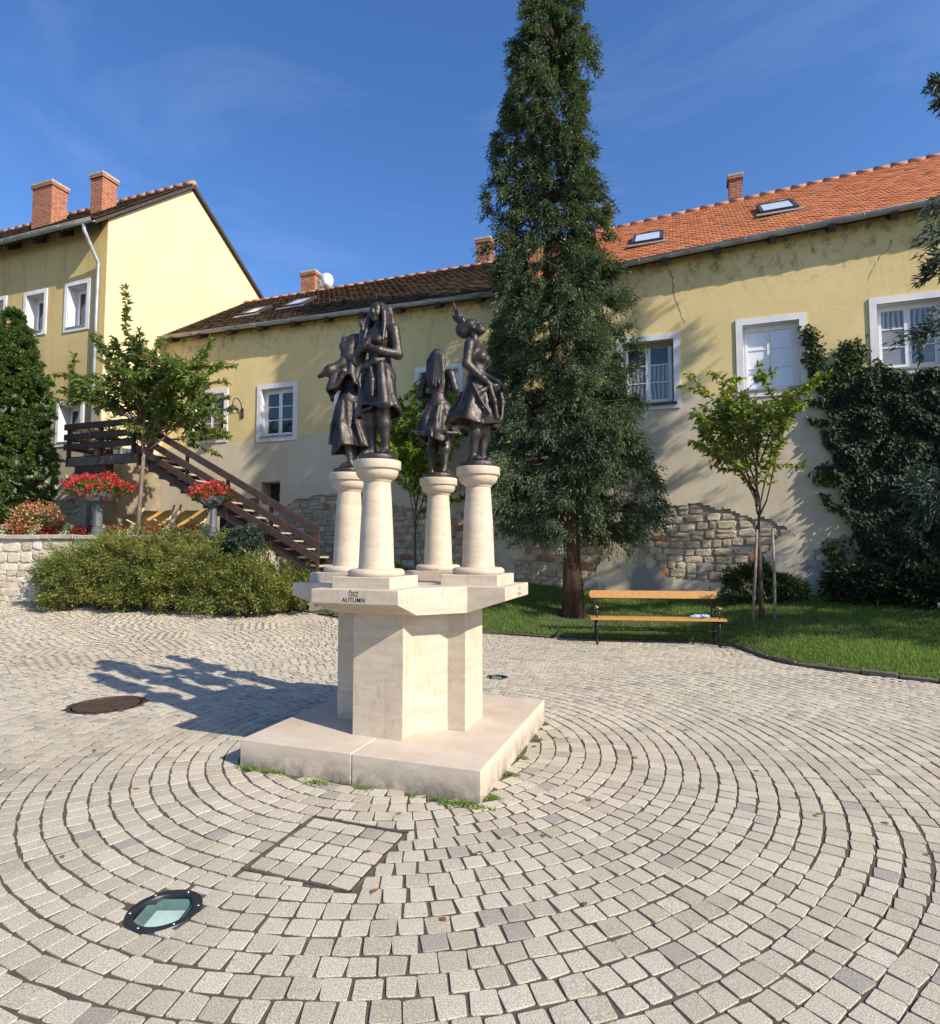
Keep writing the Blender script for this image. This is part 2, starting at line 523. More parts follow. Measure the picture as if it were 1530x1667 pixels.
loops = np.concatenate([F4.ravel(), F3.ravel()]).astype(np.int32)
st = np.concatenate([np.arange(len(F4)) * 4, len(F4) * 4 + np.arange(len(F3)) * 3]).astype(np.int32)
me.loops.add(len(loops)); me.loops.foreach_set('vertex_index', loops)
me.polygons.add(len(st)); me.polygons.foreach_set('loop_start', st)
try: me.polygons.foreach_set('loop_total', np.concatenate([np.full(len(F4), 4), np.full(len(F3), 3)]).astype(np.int32))
except Exception: pass
me.polygons.foreach_set('use_smooth', np.zeros(len(st), bool))
me.update(calc_edges=True); me.validate(); me.materials.append(MAT_SETT)
obj('cobbles', me, None, paving, kind='stuff')

# frame of the paved access cover
MAT_IRON = simple('cover_iron', (.13, .11, .09), .65, .5, 14, .4, 90, .4, .003)
mb = MB()
for k in range(4):
    a = k * math.pi / 2
    M = Matrix.Rotation(a, 3, 'Z')
    mb.box(Vector((LID[0], LID[1], -.012)) + M @ Vector((0, -.307, 0)), (.624, .012, .03), M)
mb.build('access_cover_frame', MAT_IRON, label='square iron frame of a sett filled access cover before the plinth', cat='cover')

# round iron manhole cover with ribs
root = thing('manhole_cover', 'round rusty iron manhole cover in the shadow left of the monument', 'manhole', (MAN[0], MAN[1], pz(MAN[0], MAN[1])))
t = NT('rusty_iron'); col = t.ramp(t.noise(14, 6, .65), .3, .7, (.055, .042, .036), (.13, .085, .065)); t.bump(t.noise(80, 4), .4, .003)
MAT_RUST = t.fin(col, .6, .55)
mb = MB(); mb.lathe([(.36, -.05), (.36, -.001), (.355, .004), (.325, .004), (.323, -.004)], n=48); mb.build('rim', MAT_RUST, root, auto=True)
mb = MB(); mb.lathe([(.318, -.05), (.318, -.006), (.316, -.004)], n=48); mb.build('lid', MAT_RUST, root, auto=True)
for k in range(-7, 8):
    L = math.sqrt(max(0, .30 ** 2 - (k * .04) ** 2))
    if L > .04:
        mb = MB(); mb.box((k * .04, 0, 0), (.017, 2 * L, .009), None, .003); mb.build('rib', MAT_RUST, root)

# in-ground spotlights
MAT_LAMPRING = simple('lamp_ring', (.035, .040, .052), .38, .6, 25, .35, 120, .15, .002)
MAT_STEEL = simple('steel_screw', (.6, .6, .6), .3, 1.0, 20, .1, 0, 0)
def clear(name, tint, amount, rough=.04, body=None):
    t = NT(name); m = t.fin(body or tint, rough, 0, .8)
    tr = t.n('ShaderNodeBsdfTransparent'); tr.inputs['Color'].default_value = (*tint, 1)
    mx = t.n('ShaderNodeMixShader'); mx.inputs[0].default_value = amount
    t.l(t.b.outputs[0], mx.inputs[1]); t.l(tr.outputs[0], mx.inputs[2]); t.l(mx.outputs[0], t.t.nodes['Material Output'].inputs['Surface'])
    return m
MAT_GLASS = clear('lamp_glass', (.93, .985, .965), .93, .03, (.02, .03, .03))
MAT_REFL = simple('lamp_reflector', (.74, .80, .775), .4, 0, 12, .15, 0, 0)
MAT_LAMPIN = simple('lamp_inner_wall', (.15, .20, .19), .4, 0, 12, .3, 0, 0)
for (lx, ly, lr), lab in zip(LIGHTS, ('recessed round ground spotlight with glass lens in the near paving', 'small recessed ground spotlight in the paving beyond the plinth corner')):
    root = thing('ground_spotlight', lab, 'light', (lx, ly, pz(lx, ly)), .35, 'spotlights let into the square')
    k = lr / .158
    mb = MB(); mb.lathe([(.15 * k, -.1), (.158 * k, -.02), (.158 * k, -.003), (.155 * k, .001), (.122 * k, .001), (.119 * k, -.004), (.116 * k, -.1)], n=48); mb.build('ring', MAT_LAMPRING, root, auto=True)
    mb = MB(); mb.lathe([(.118 * k, -.014), (.118 * k, -.003)], n=40); mb.build('lens', MAT_GLASS, root)
    mb = MB()
    s1, s2 = .066 * k, .104 * k
    mb.add([(-s1, -s1, -.042), (s1, -s1, -.042), (s1, s1, -.042), (-s1, s1, -.042)], [(0, 1, 2, 3)]); mb.build('reflector', MAT_REFL, root)
    mb = MB()
    mb.add([(-s1, -s1, -.041), (s1, -s1, -.041), (s1, s1, -.041), (-s1, s1, -.041), (-s2, -s2, -.014), (s2, -s2, -.014), (s2, s2, -.014), (-s2, s2, -.014)], [(0, 4, 5, 1), (1, 5, 6, 2), (2, 6, 7, 3), (3, 7, 4, 0)]); mb.build('lamp_housing', MAT_LAMPIN, root)
    for q in range(6):
        a = q * math.pi / 3 + .2
        mb = MB(); mb.lathe([(.0065 * k, 0), (.0065 * k, .003), (.004 * k, .005)], (.139 * k * math.cos(a), .139 * k * math.sin(a), .001), 10); mb.build('screw', MAT_STEEL, root)

# lawn, its kerb, and the earth
t = NT('lawn_soil'); col = t.ramp(t.noise(3, 5, .6), .3, .7, (.035, .05, .015), (.08, .075, .035)); MAT_LAWN = t.fin(col, .95)
lawn = grid('lawn', -14.2, 15.8, 7.0, 13.6, .1, lz, MAT_LAWN, keep=lambda x, y: y > yk(x) - .02 and not (x < -9.3 and y > wall_y(x) + .3),
            label='sloping green lawn between the square and the yellow house', cat='lawn', kind='structure')
MAT_KERB = simple('kerb_stone', (.125, .108, .086), .9, 0, 5, .3, 60, .5, .006, fine=.4)
kerb = bpy.data.objects.new('kerb', None); put(kerb, None, 'weathered edging stones along the curved lawn edge', 'kerb', kind='structure')
seg = []
for (x0, y0), (x1, y1) in zip(KERB[10:], KERB[11:-1]):
    L = math.hypot(x1 - x0, y1 - y0); n = max(1, int(round(L / .5)))
    for k in range(n):
        a, b2 = k / n, (k + 1) / n
        seg.append(((lerp(x0, x1, a), lerp(y0, y1, a)), (lerp(x0, x1, b2), lerp(y0, y1, b2))))
for (a, b2) in seg:
    d = Vector((b2[0] - a[0], b2[1] - a[1], 0)); d.normalize()
    e = .006
    mb = MB(); dz = rnd.uniform(-.008, .012)
    mb.beam(Vector((a[0], a[1], dz)) + d * e, Vector((b2[0], b2[1], dz + rnd.uniform(-.006, .006))) - d * e, .048, .10, bevel=.012)
    mb.build('kerb_stone', MAT_KERB, kerb)
# flat low edging along the bench side
for (x0, y0), (x1, y1) in zip(KERB[4:10], KERB[5:11]):
    L = math.hypot(x1 - x0, y1 - y0); n = max(1, int(round(L / .5)))
    for k in range(n):
        a = (lerp(x0, x1, k / n), lerp(y0, y1, k / n)); b2 = (lerp(x0, x1, (k + 1) / n), lerp(y0, y1, (k + 1) / n))
        d = Vector((b2[0] - a[0], b2[1] - a[1], 0)).normalized()
        mb = MB(); mb.beam(Vector((a[0], a[1], pz(*a) - .02)) + d * .005, Vector((b2[0], b2[1], pz(*b2) - .02)) - d * .005, .06, .07, bevel=.01)
        mb.build('kerb_stone', MAT_KERB, kerb)

# terrace on the left
t = NT('terrace_soil'); col = t.ramp(t.noise(4, 5, .6), .3, .7, (.05, .045, .025), (.09, .10, .04)); MAT_TER = t.fin(col, .95)
grid('terrace_ground', -30, -9.4, 6.5, 13.7, .3, lambda x, y: TER - .03, MAT_TER, keep=lambda x, y: y > wall_y(x) + .2,
     label='raised planted terrace behind the stone retaining wall', cat='terrace', kind='structure')
# ================================================================== monument
t = NT('limestone')
px = t.sep()
band = t.noise(1.0, 5, .62, t.scaled((3.0, 3.0, 16.0)), .4)
col = t.ramp(band, .3, .72, (.46, .385, .295), (.59, .51, .405))
col = t.mix(t.ramp(t.noise(5, 5, .6, None, .6),   .52, .74), col, (.50, .375, .265))
col = t.mix(t.ramp(t.noise(26, 5, .7, t.scaled((1, 1, .35))), .56, .76, (0, 0, 0), (.7, .7, .7)), col, (.31, .24, .175))
col = t.mix(t.ramp(t.noise(1.0, 5, .7, t.scaled((11, 11, .9))), .56, .72, (0, 0, 0), (.55, .55, .55)), col, t.mix(1.0, col, (.68, .64, .56), 'MULTIPLY'))
t.bump(t.noise(45, 5, .65), .3, .005)
MAT_LIME = t.fin(col, .62, 0, .3)
t = NT('limestone_plinth')                # the ground slab is dirtier and pitted, splashed towards the paving
col = t.ramp(t.noise(1.2, 5, .62, t.scaled((2.5, 2.5, 9.0)), .5), .3, .72, (.46, .385, .30), (.58, .50, .41))
zz = t.sep()[2]
spl = t.math('MULTIPLY', t.step(zz, .17, .02), t.ramp(t.noise(7, 6, .72), .34, .60))
col = t.mix(spl, col, (.21, .18, .15))
vo = t.n('ShaderNodeTexVoronoi'); vo.inputs['Scale'].default_value = 42; t.l(t.pos, vo.inputs['Vector'])
pit = t.ramp(vo.outputs['Distance'], .10, .17, (1, 1, 1), (0, 0, 0))
pit = t.mix(1.0, pit, t.ramp(t.noise(4, 3), .5, .62), 'MULTIPLY')
col = t.mix(pit, col, (.25, .2, .15))
t.bump(t.math('SUBTRACT', t.math('MULTIPLY', t.noise(60, 4), .5), pit), .35, .004)
MAT_LIME2 = t.fin(col, .72, 0, .3)
t = NT('letter_paint'); MAT_LETTER = t.fin(t.ramp(t.noise(90, 3), .3, .7, (.03, .022, .018), (.08, .06, .045)), .7)

def bevel(o, w=.005, seg=2):
    m = o.modifiers.new('edge', 'BEVEL'); m.width = w; m.segments = seg; m.limit_method = 'ANGLE'; m.angle_limit = R(30)
    return o
mon = thing('stone_monument', 'pale limestone monument with four columns on a cross shaped block, middle of the square', 'monument', (CX, CY, 0))
A, HP = .9304, .197
for sx in (-1, 1):
    for sy in (-1, 1):
        mb = MB(); g = .0022
        mb.bb(*(sorted((sx * g, sx * A))), *(sorted((sy * g, sy * A))), -.1, HP + (.0015 if sx * sy > 0 else 0))
        bevel(mb.build('plinth_slab', MAT_LIME2, mon), .006)
def cross_plan(e, w, d):
    out = []
    for k in range(4):
        a = k * math.pi / 2; c, s = round(math.cos(a)), round(math.sin(a))
        for x, y in ((-w, -d), (-w, -e), (w, -e), (w, -d)):
            out.append((c * x - s * y, s * x + c * y))
    return out
def prism(plan, z0s, z1):
    n = len(plan)
    v = [(x, y, z) for (x, y), z in zip(plan, z0s)] + [(x, y, z1) for x, y in plan]
    f = [tuple(n + i for i in range(n))]
    for i in range(n): f.append((i, (i + 1) % n, n + (i + 1) % n, n + i))
    return v, f
pl = cross_plan(.566, .209, .418)
v, f = prism(pl, [HP + .001] * 16, 1.125); mb = MB(); mb.add(v, f)
bevel(mb.build('pedestal', MAT_LIME, mon), .004)
pl = cross_plan(.927, .345, .628)
ZT, ZB, ZR = 1.31, 1.209, 1.112
zs = []
for k in range(4): zs += [ZR, ZB, ZB, ZR]
v, f = prism(pl, zs, ZT)
for k in range(4): f.append((4 * k + 3, 4 * k + 2, 4 * k + 1, 4 * k))
f.append(tuple(i for k in range(3, -1, -1) for i in (4 * k + 3, 4 * k)))
mb = MB(); mb.add(v, f)
bevel(mb.build('top_slab', MAT_LIME, mon), .005)
RC = .60
COLS = [(0, -RC), (RC, 0), (0, RC), (-RC, 0)]
for i, (cx, cy) in enumerate(COLS):
    e = bpy.data.objects.new('column', None); e.location = (cx, cy, 0); put(e, mon)
    mb = MB(); mb.bb(-.234, .234, -.234, .234, ZT - .01, 1.392); bevel(mb.build('base_block', MAT_LIME, e), .006)
    prof = [(.15, 1.385), (.19, 1.386), (.206, 1.396), (.212, 1.412), (.208, 1.428), (.196, 1.440), (.18, 1.444), (.14, 1.446)]
    mb = MB(); mb.lathe(prof, n=48); mb.build('base_ring', MAT_LIME, e, auto=True)
    prof = [(.136, 1.44), (.132, 1.47)] + [(lerp(.131, .100, k / 8) + .0035 * math.sin(k / 8 * math.pi), lerp(1.48, 2.10, k / 8)) for k in range(9)]
    mb = MB(); mb.lathe(prof, n=48); mb.build('shaft', MAT_LIME, e, auto=True)
    prof = [(.09, 2.09), (.106, 2.093), (.112, 2.102), (.112, 2.108), (.126, 2.114), (.145, 2.13), (.156, 2.15), (.160, 2.172), (.161, 2.186), (.176, 2.187), (.178, 2.19), (.178, 2.247), (.175, 2.25), (.05, 2.251)]
    mb = MB(); mb.lathe(prof, n=56); mb.build('capital', MAT_LIME, e, auto=True)
def text_mesh(s, size, ext):
    cu = bpy.data.curves.new('lettering', 'FONT'); cu.body = s; cu.size = size; cu.align_x = 'CENTER'; cu.align_y = 'CENTER'; cu.extrude = ext; cu.offset = size * .006; cu.space_character = 1.12
    o = bpy.data.objects.new('lettering', cu); COL.objects.link(o)
    me = bpy.data.meshes.new_from_object(o.evaluated_get(bpy.context.evaluated_depsgraph_get()))
    bpy.data.objects.remove(o)
    return me
for s, dx, dz in (('\u0150SZ', 0.0, -.032), ('AUTUMN', 0.0, -.073)):
    o = obj('lettering', text_mesh(s, .046, .0012), MAT_LETTER, mon); o.location = (dx, -.9275, ZT + dz); o.rotation_euler = (math.pi / 2, 0, 0); o.scale = (.86, 1, 1)
for s, dx, dz in (('NY\u00c1R', 0.0, -.032), ('SUMMER', 0.0, -.073)):
    o = obj('lettering', text_mesh(s, .040, .0006), simple('worn_letter_paint', (.36, .31, .25), .7, 0, 60, .3) if s[0] == 'N' else bpy.data.materials['worn_letter_paint'], mon)
    o.location = (.9275, dx + .06, ZT + dz); o.rotation_euler = (math.pi / 2, 0, math.pi / 2); o.scale = (.8, 1, 1)

# ------------------------------------------------------------------ bronze figures: signed distance fields, surface nets
t = NT('bronze')
n1 = t.noise(7, 5, .65)
col = t.ramp(n1, .3, .72, (.036, .032, .031), (.090, .076, .070))
col = t.mix(t.ramp(t.noise(4.5, 5, .7, t.scaled((1, 1, .5))), .62, .80, (0, 0, 0), (.55, .55, .55)), col, (.10, .13, .13))
col = t.mix(t.ramp(t.noise(1.0, 5, .7, t.scaled((26, 26, 2.2))), .58, .72, (0, 0, 0), (.5, .5, .5)), col, (.12, .125, .12))
t.bump(t.math('ADD', t.noise(38, 5, .65), t.math('MULTIPLY', t.noise(14, 3), 1.2)), .5, .010)
MAT_BRONZE = t.fin(col, t.ramp(t.noise(20, 4), .3, .7, (.36,) * 3, (.56,) * 3), .7)

class Field:
    def __init__(s, lo, hi, h):
        s.lo = np.array(lo, np.float32); s.h = h
        n = np.ceil((np.array(hi) - lo) / h).astype(int) + 1
        ax = [s.lo[i] + h * np.arange(n[i], dtype=np.float32) for i in range(3)]
        s.X, s.Y, s.Z = np.meshgrid(*ax, indexing='ij')
        s.d = np.full(s.X.shape, 9.0, np.float32)
    def _mix(s, d, k):
        if k <= 0: s.d = np.minimum(s.d, d); return s
        h = np.clip(.5 + .5 * (s.d - d) / k, 0, 1)
        s.d = s.d * (1 - h) + d * h - k * h * (1 - h); return s
    def cut(s, d, k=.01):
        h = np.clip(.5 - .5 * (s.d + d) / k, 0, 1)
        s.d = s.d * (1 - h) - d * h + k * h * (1 - h); return s
    def cap(s, a, b, ra, rb=None, k=.03):
        rb = ra if rb is None else rb
        a = np.array(a, np.float32); b = np.array(b, np.float32); ab = b - a
        t_ = np.clip(((s.X - a[0]) * ab[0] + (s.Y - a[1]) * ab[1] + (s.Z - a[2]) * ab[2]) / (ab @ ab + 1e-9), 0, 1)
        d = np.sqrt((s.X - a[0] - t_ * ab[0]) ** 2 + (s.Y - a[1] - t_ * ab[1]) ** 2 + (s.Z - a[2] - t_ * ab[2]) ** 2) - (ra + (rb - ra) * t_)
        return s._mix(d, k)
    def chain(s, pts, rs, k=.03):
        for i in range(len(pts) - 1): s.cap(pts[i], pts[i + 1], rs[i], rs[i + 1], k)
        return s
    def _ell(s, c, r, rot=None):
        p = [s.X - c[0], s.Y - c[1], s.Z - c[2]]
        if rot is not None:
            M = np.array(Euler(rot).to_matrix().transposed(), np.float32)
            p = [M[i, 0] * p[0] + M[i, 1] * p[1] + M[i, 2] * p[2] for i in range(3)]
        k0 = np.sqrt((p[0] / r[0]) ** 2 + (p[1] / r[1]) ** 2 + (p[2] / r[2]) ** 2)
        k1 = np.sqrt((p[0] / r[0] ** 2) ** 2 + (p[1] / r[1] ** 2) ** 2 + (p[2] / r[2] ** 2) ** 2) + 1e-6
        return k0 * (k0 - 1) / k1
    def ell(s, c, r, rot=None, k=.03): return s._mix(s._ell(c, r, rot), k)
    def ecut(s, c, r, rot=None, k=.01): return s.cut(s._ell(c, r, rot), k)
    def cloth(s, z0, z1, prof, folds, k=.02, hollow=.0, hem=None, cxy=None):
        """prof: list of (z, rx, ry, cx, cy); folds: function(theta, z) -> relative radius"""
        zs = [p[0] for p in prof]
        col_ = lambda i: np.interp(s.Z, zs, [p[i] for p in prof]).astype(np.float32)
        cx, cy = col_(3), col_(4); rx, ry = col_(1), col_(2)
        x = (s.X - cx) / rx; y = (s.Y - cy) / ry
        th = np.arctan2(y, x); rr = np.sqrt(x * x + y * y)
        f = 1 + folds(th, s.Z)
        d = (rr - f) * np.minimum(rx, ry) * .8
        lo = z0 + (hem(th) if hem is not None else 0)
        dz = np.maximum(lo - s.Z, s.Z - z1)
        d2 = np.maximum(d, dz)
        if hollow > 0:
            inner = np.maximum((rr - f) * np.minimum(rx, ry) * .8 + hollow, s.Z - (lo + .10))
            d2 = np.maximum(d2, -inner)
        return s._mix(d2.astype(np.float32), k)
    def mesh(s, name):
        D = s.d; sg = D < 0
        nx, ny, nz = D.shape
        acc = np.zeros((nx - 1, ny - 1, nz - 1, 3), np.float32); cnt = np.zeros((nx - 1, ny - 1, nz - 1), np.float32)
        def sl(o): return tuple(slice(o[i], o[i] + (nx, ny, nz)[i] - 1) for i in range(3))
        for axis in range(3):
            oth = [a for a in range(3) if a != axis]
            for p in (0, 1):
                for q in (0, 1):
                    o0 = [0, 0, 0]; o0[oth[0]] = p; o0[oth[1]] = q
                    o1 = list(o0); o1[axis] = 1
                    a = D[sl(o0)]; b = D[sl(o1)]
                    m = (a < 0) != (b < 0)
                    tt = np.where(m, a / np.where(m, a - b, 1), 0)
                    for i in range(3):
                        acc[..., i] += np.where(m, (tt if i == axis else o0[i]), 0)
                    cnt += m
        act = cnt > 0
        idx = np.full(act.shape, -1, np.int64); ii = np.argwhere(act); idx[act] = np.arange(len(ii))
        V = (ii + acc[act] / cnt[act][:, None]) * s.h + s.lo
        F = []
        for axis in range(3):
            o = [a for a in range(3) if a != axis]
            sa = [slice(0, None)] * 3; sb = [slice(0, None)] * 3
            sa[axis] = slice(0, -1); sb[axis] = slice(1, None)
            m = sg[tuple(sa)] != sg[tuple(sb)]
            e = np.argwhere(m); 
            e = e[(e[:, o[0]] > 0) & (e[:, o[1]] > 0) & (e[:, o[0]] < D.shape[o[0]] - 1) & (e[:, o[1]] < D.shape[o[1]] - 1)]
            neg = sg[tuple(e.T)]
            def at(d0, d1):
                q = e.copy(); q[:, o[0]] -= d0; q[:, o[1]] -= d1
                return idx[tuple(q.T)]
            quad = np.stack([at(1, 1), at(0, 1), at(0, 0), at(1, 0)], 1)
            flip = neg if axis != 1 else ~neg
            quad[~flip] = quad[~flip][:, ::-1]
            F.append(quad)
        F = np.concatenate(F); F = F[(F >= 0).all(1)]
        return np_mesh(name, V, F, True)

BS = .006
def hand(f, wrist, d, palm_n, size=1.0, curl=.3, k=.008):
    """palm, four unequal bent fingers and a thumb; d = direction of the fingers, palm_n = where the palm faces"""
    w = Vector(wrist); d = Vector(d).normalized(); n = Vector(palm_n); n = (n - d * n.dot(d)).normalized(); s_ = d.cross(n)
    S = size
    f.cap(w, w + d * .045 * S, .015 * S, .018 * S, .02)
    f.cap(w + d * .03 * S - s_ * .012 * S, w + d * .05 * S + s_ * .012 * S, .013 * S, .013 * S, .012)
    for i, ln in enumerate((.042, .050, .047, .036)):
        o = (i - 1.5) * .0125 * S
        a = w + d * .052 * S + s_ * o
        b = a + (d * math.cos(curl) + n * math.sin(curl)) * ln * .55 * S
        c = b + (d * math.cos(curl * 2.4) + n * math.sin(curl * 2.4)) * ln * .55 * S
        f.chain([a, b, c], [.0085 * S, .0078 * S, .0068 * S], k)
    a = w + d * .02 * S - s_ * .016 * S; b = a + (d * .6 - s_ * .7 + n * .35).normalized() * .03 * S; c = b + (d * .9 - s_ * .1 + n * .4).normalized() * .024 * S
    f.chain([a, b, c], [.010 * S, .0088 * S, .0075 * S], k)
def head(f, c, nod=0.0, yaw=0.0, tilt=0.0, face=True):
    """c = middle of the head; faces -Y before it is turned"""
    M = Euler((nod, tilt, yaw)).to_matrix()
    P = lambda x, y, z: Vector(c) + M @ Vector((x, y, z))
    rot = (nod, tilt, yaw)
    f.ell(P(0, .012, .018), (.056, .068, .062), rot, .02)
    f.ell(P(0, -.020, -.022), (.044, .046, .060), rot, .02)
    f.cap(P(0, -.048, -.066), P(0, -.040, -.060), .018, .02, .02)          # chin
    for s in (-1, 1):
        f.ecut(P(s * .022, -.066, .004), (.014, .012, .009), rot, .008)      # sockets
        f.ell(P(s * .022, -.054, .003), (.010, .008, .006), rot, .004)       # eyes
        f.ell(P(s * .026, -.048, -.026), (.017, .014, .016), rot, .014)      # cheeks
        f.ell(P(s * .055, .006, -.006), (.008, .016, .022), rot, .006)       # ears
    f.cap(P(-.028, -.058, .018), P(.028, -.058, .018), .0065, .0065, .01)     # brow
    f.cap(P(0, -.064, .010), P(0, -.076, -.020), .006, .010, .008)            # nose
    f.cap(P(-.014, -.062, -.040), P(.014, -.062, -.040), .0062, .0062, .004)  # lips
    f.cap(P(-.011, -.060, -.050), P(.011, -.060, -.050), .0065, .0065, .004)
    return P
def foot(f, ankle, d, L=.105):
    a = Vector(ankle); d = Vector((d[0], d[1], 0)).normalized(); s_ = Vector((-d.y, d.x, 0))
    g = Vector((a.x, a.y, .062))
    f.cap(a, g - d * .018, .023, .026, .02)
    f.chain([g - d * .02, g + d * L * .45 + Vector((0, 0, .006)), g + d * L * .72 - Vector((0, 0, .003))], [.024, .023, .018], .02)
    for i in range(5):
        o = (i - 2) * .0105
        p = g + d * (L * .66) + s_ * o - Vector((0, 0, .006))
        f.cap(p, p + d * (.030 - .004 * abs(i - 1.2)), .0082, .007, .006)
def torso(f, lean=(0, 0)):
    lx, ly = lean
    f.ell((0, .005, .66), (.118, .088, .10), None, .05)
    f.cap((0, .008, .69), (lx * .4, .004 + ly * .4, .80), .082, .074, .05)
    f.ell((lx * .8, .004 + ly * .8, .91), (.100, .074, .105), None, .05)
    f.cap((lx - .11, .006 + ly, 1.0), (lx + .11, .006 + ly, 1.0), .042, .042, .05)
    for s in (-1, 1):
        f.ell((lx * .8 + s * .047, -.058 + ly * .8, .905), (.044, .046, .045), None, .025)
def leg(f, hip, knee, ankle):
    f.chain([hip, knee], [.078, .050], .04)
    k = Vector(knee); a = Vector(ankle); m = k.lerp(a, .3) + Vector((0, .008, 0))
    f.chain([k, m, a], [.048, .049, .027], .03)
def disc(parent, r):
    mb = MB(); prof = [(r * .98, 0.0015), (r, .008), (r, .036), (r * .97, .042), (r * .3, .043)]
    mb.lathe(prof, n=40)
    o = mb.build('base_disc', MAT_BRONZE, parent, auto=True); return o
def finish(f, name, parent, smooth=1):
    me = f.mesh(name)
    o = obj(name, me, MAT_BRONZE, parent)
    if smooth:
        m = o.modifiers.new('soften', 'SMOOTH'); m.factor = .4; m.iterations = 1
    return o
ZC = 2.2515

# --- autumn: faces the camera, hands together before the breast, long loose hair
st = thing('bronze_statue', 'bronze woman facing the viewer with long hair and hands clasped at her waist', 'statue', (CX + COLS[0][0], CY + COLS[0][1], ZC), R(-9), 'bronze women on the columns')
disc(st, .142)
f = Field((-.26, -.24, .03), (.26, .20, 1.27), BS)
leg(f, (-.062, .01, .63), (-.062, -.035, .36), (-.058, .012, .095)); leg(f, (.062, .01, .63), (.058, -.02, .36), (.060, .022, .095))
foot(f, (-.058, .012, .095), (-.35, -1)); foot(f, (.060, .022, .095), (.25, -1))
torso(f)
f.chain([(0, .008, 1.0), (-.004, .0, 1.09)], [.040, .032], .03)
head(f, (-.006, -.010, 1.15), .10, .12, .05)
f.chain([(.135, .008, .995), (.168, .02, .80), (.095, -.11, .805), (.03, -.142, .835)], [.045, .036, .031, .020], .02)
f.chain([(-.135, .008, .995), (-.172, .0, .80), (-.11, -.11, .81), (-.055, -.140, .838)], [.044, .036, .030, .020], .02)
hand(f, (.035, -.140, .834), (-1, -.15, .12), (0, 1, -.2), 1.1, .55)
hand(f, (-.062, -.136, .838), (1, -.25, .05), (0, .8, .5), 1.1, .75)
finish(f, 'body', st, 2)
f = Field((-.30, -.28, .28), (.32, .26, .84), BS)
def folds(th, z):
    u = np.clip((.74 - z) / .36, 0, 1)
    return u * (.09 * (2 * np.abs(np.sin(3.5 * th + 1.1 * u + z * 3)) - 1.2) + .10 * np.sin(5 * th + 1.2 + 2.2 * u) + .065 * np.sin(9 * th - 2.5 * u + .5)) + .03 * np.sin(14 * th + 9 * z) * u
f.cloth(.37, .775, [(.36, .178, .150, .012, .0), (.42, .170, .140, .008, 0), (.50, .152, .124, 0, 0), (.60, .146, .118, 0, .0), (.68, .130, .104, 0, .0), (.74, .104, .090, 0, .004), (.78, .098, .086, 0, .004)], folds, .01, .018,
        lambda th: .030 * np.sin(th * 1 + 2.4) + .018 * np.sin(3 * th + 1))
f.cap((.10, -.10, .70), (.155, -.13, .40), .030, .045, .04)                 # bunched drape on her left
f.chain([(-.09, -.085, .735), (-.02, -.118, .70), (.06, -.112, .735), (.10, -.07, .75)], [.018, .022, .024, .018], .02)
f.chain([(-.06, -.115, .70), (-.085, -.125, .60), (-.05, -.135, .50)], [.013, .016, .010], .015)
f.chain([(.02, -.12, .68), (.055, -.145, .58), (.062, -.150, .46)], [.014, .018, .012], .015)
f.chain([(-.165, -.02, .372), (-.06, -.125, .366), (.04, -.135, .378)], [.014, .012, .012], .012)
finish(f, 'skirt', st, 1)
f = Field((-.18, -.16, .72), (.20, .16, 1.27), .006)
f.ell((-.004, .020, 1.172), (.068, .076, .064), None, .02)
for s, top, end in ((1, (.05, -.02, 1.19), (.098, -.075, .90)), (-1, (-.055, -.02, 1.18), (-.092, -.060, .93))):
    for j in range(4):
        o = j * .016
        f.chain([(top[0] * .7, top[1] + o, top[2] + .005), (top[0] + s * .016, top[1] - .002 + o * 1.3, 1.13), (top[0] + s * .030, top[1] - .016 + o * 1.6, 1.04), (end[0] + s * o * .3, end[1] + o * 2.0, end[2] + .02 * j)], [.020, .021, .020, .010], .008)
for j in range(6):
    x = (j - 2.5) * .026
    f.chain([(x * .8, .07, 1.19), (x * 1.1, .088, 1.06), (x * 1.2, .085, .93), (x * 1.25, .082, .80 + .02 * (j % 2))], [.022, .022, .020, .010], .008)
f.ecut((-.01, -.078, 1.14), (.044, .06, .068), None, .008)
finish(f, 'hair', st, 1)

# --- summer: in profile towards the right, head thrown back, leaves in her hair, skirt blown behind
st = thing('bronze_statue', 'bronze woman in profile, head thrown back, leaf spikes in her hair, gathering her skirt', 'statue', (CX + COLS[1][0], CY + COLS[1][1], ZC), R(92), 'bronze women on the columns')
disc(st, .148)
f = Field((-.26, -.26, .03), (.26, .26, 1.30), BS)
leg(f, (-.058, .0, .63), (-.055, -.012, .36), (-.050, .03, .095)); leg(f, (.058, .0, .63), (.050, -.050, .36), (.048, -.02, .095))
foot(f, (-.050, .03, .095), (-.12, -1)); foot(f, (.048, -.02, .095), (.1, -1))
torso(f, (0, .02))
f.chain([(0, .026, 1.0), (0, .034, 1.10)], [.042, .034], .03)
head(f, (0, .030, 1.165), -.62, 0, 0)
f.chain([(-.135, .03, .985), (-.165, .045, .82), (-.115, -.075, .70), (-.08, -.115, .665)], [.046, .037, .030, .020], .02)
f.chain([(.135, .03, .985), (.165, .02, .82), (.10, -.13, .72), (.06, -.165, .69)], [.046, .037, .030, .020], .02)
hand(f, (-.082, -.112, .668), (.25, -.8, -.5), (.8, .2, .3), 1.15, .7)
hand(f, (.062, -.163, .690), (-.3, -.8, -.5), (-.8, .2, .3), 1.15, .7)
finish(f, 'body', st, 2)
f = Field((-.34, -.30, .28), (.34, .40, .80), BS)
def folds(th, z):
    u = np.clip((.72 - z) / .34, 0, 1)
    return u * (.09 * (2 * np.abs(np.sin(3.5 * th + 1.1 * u + z * 3)) - 1.2) + .11 * np.sin(5 * th + .4 - 2.0 * u) + .06 * np.sin(8 * th + 3 * u))
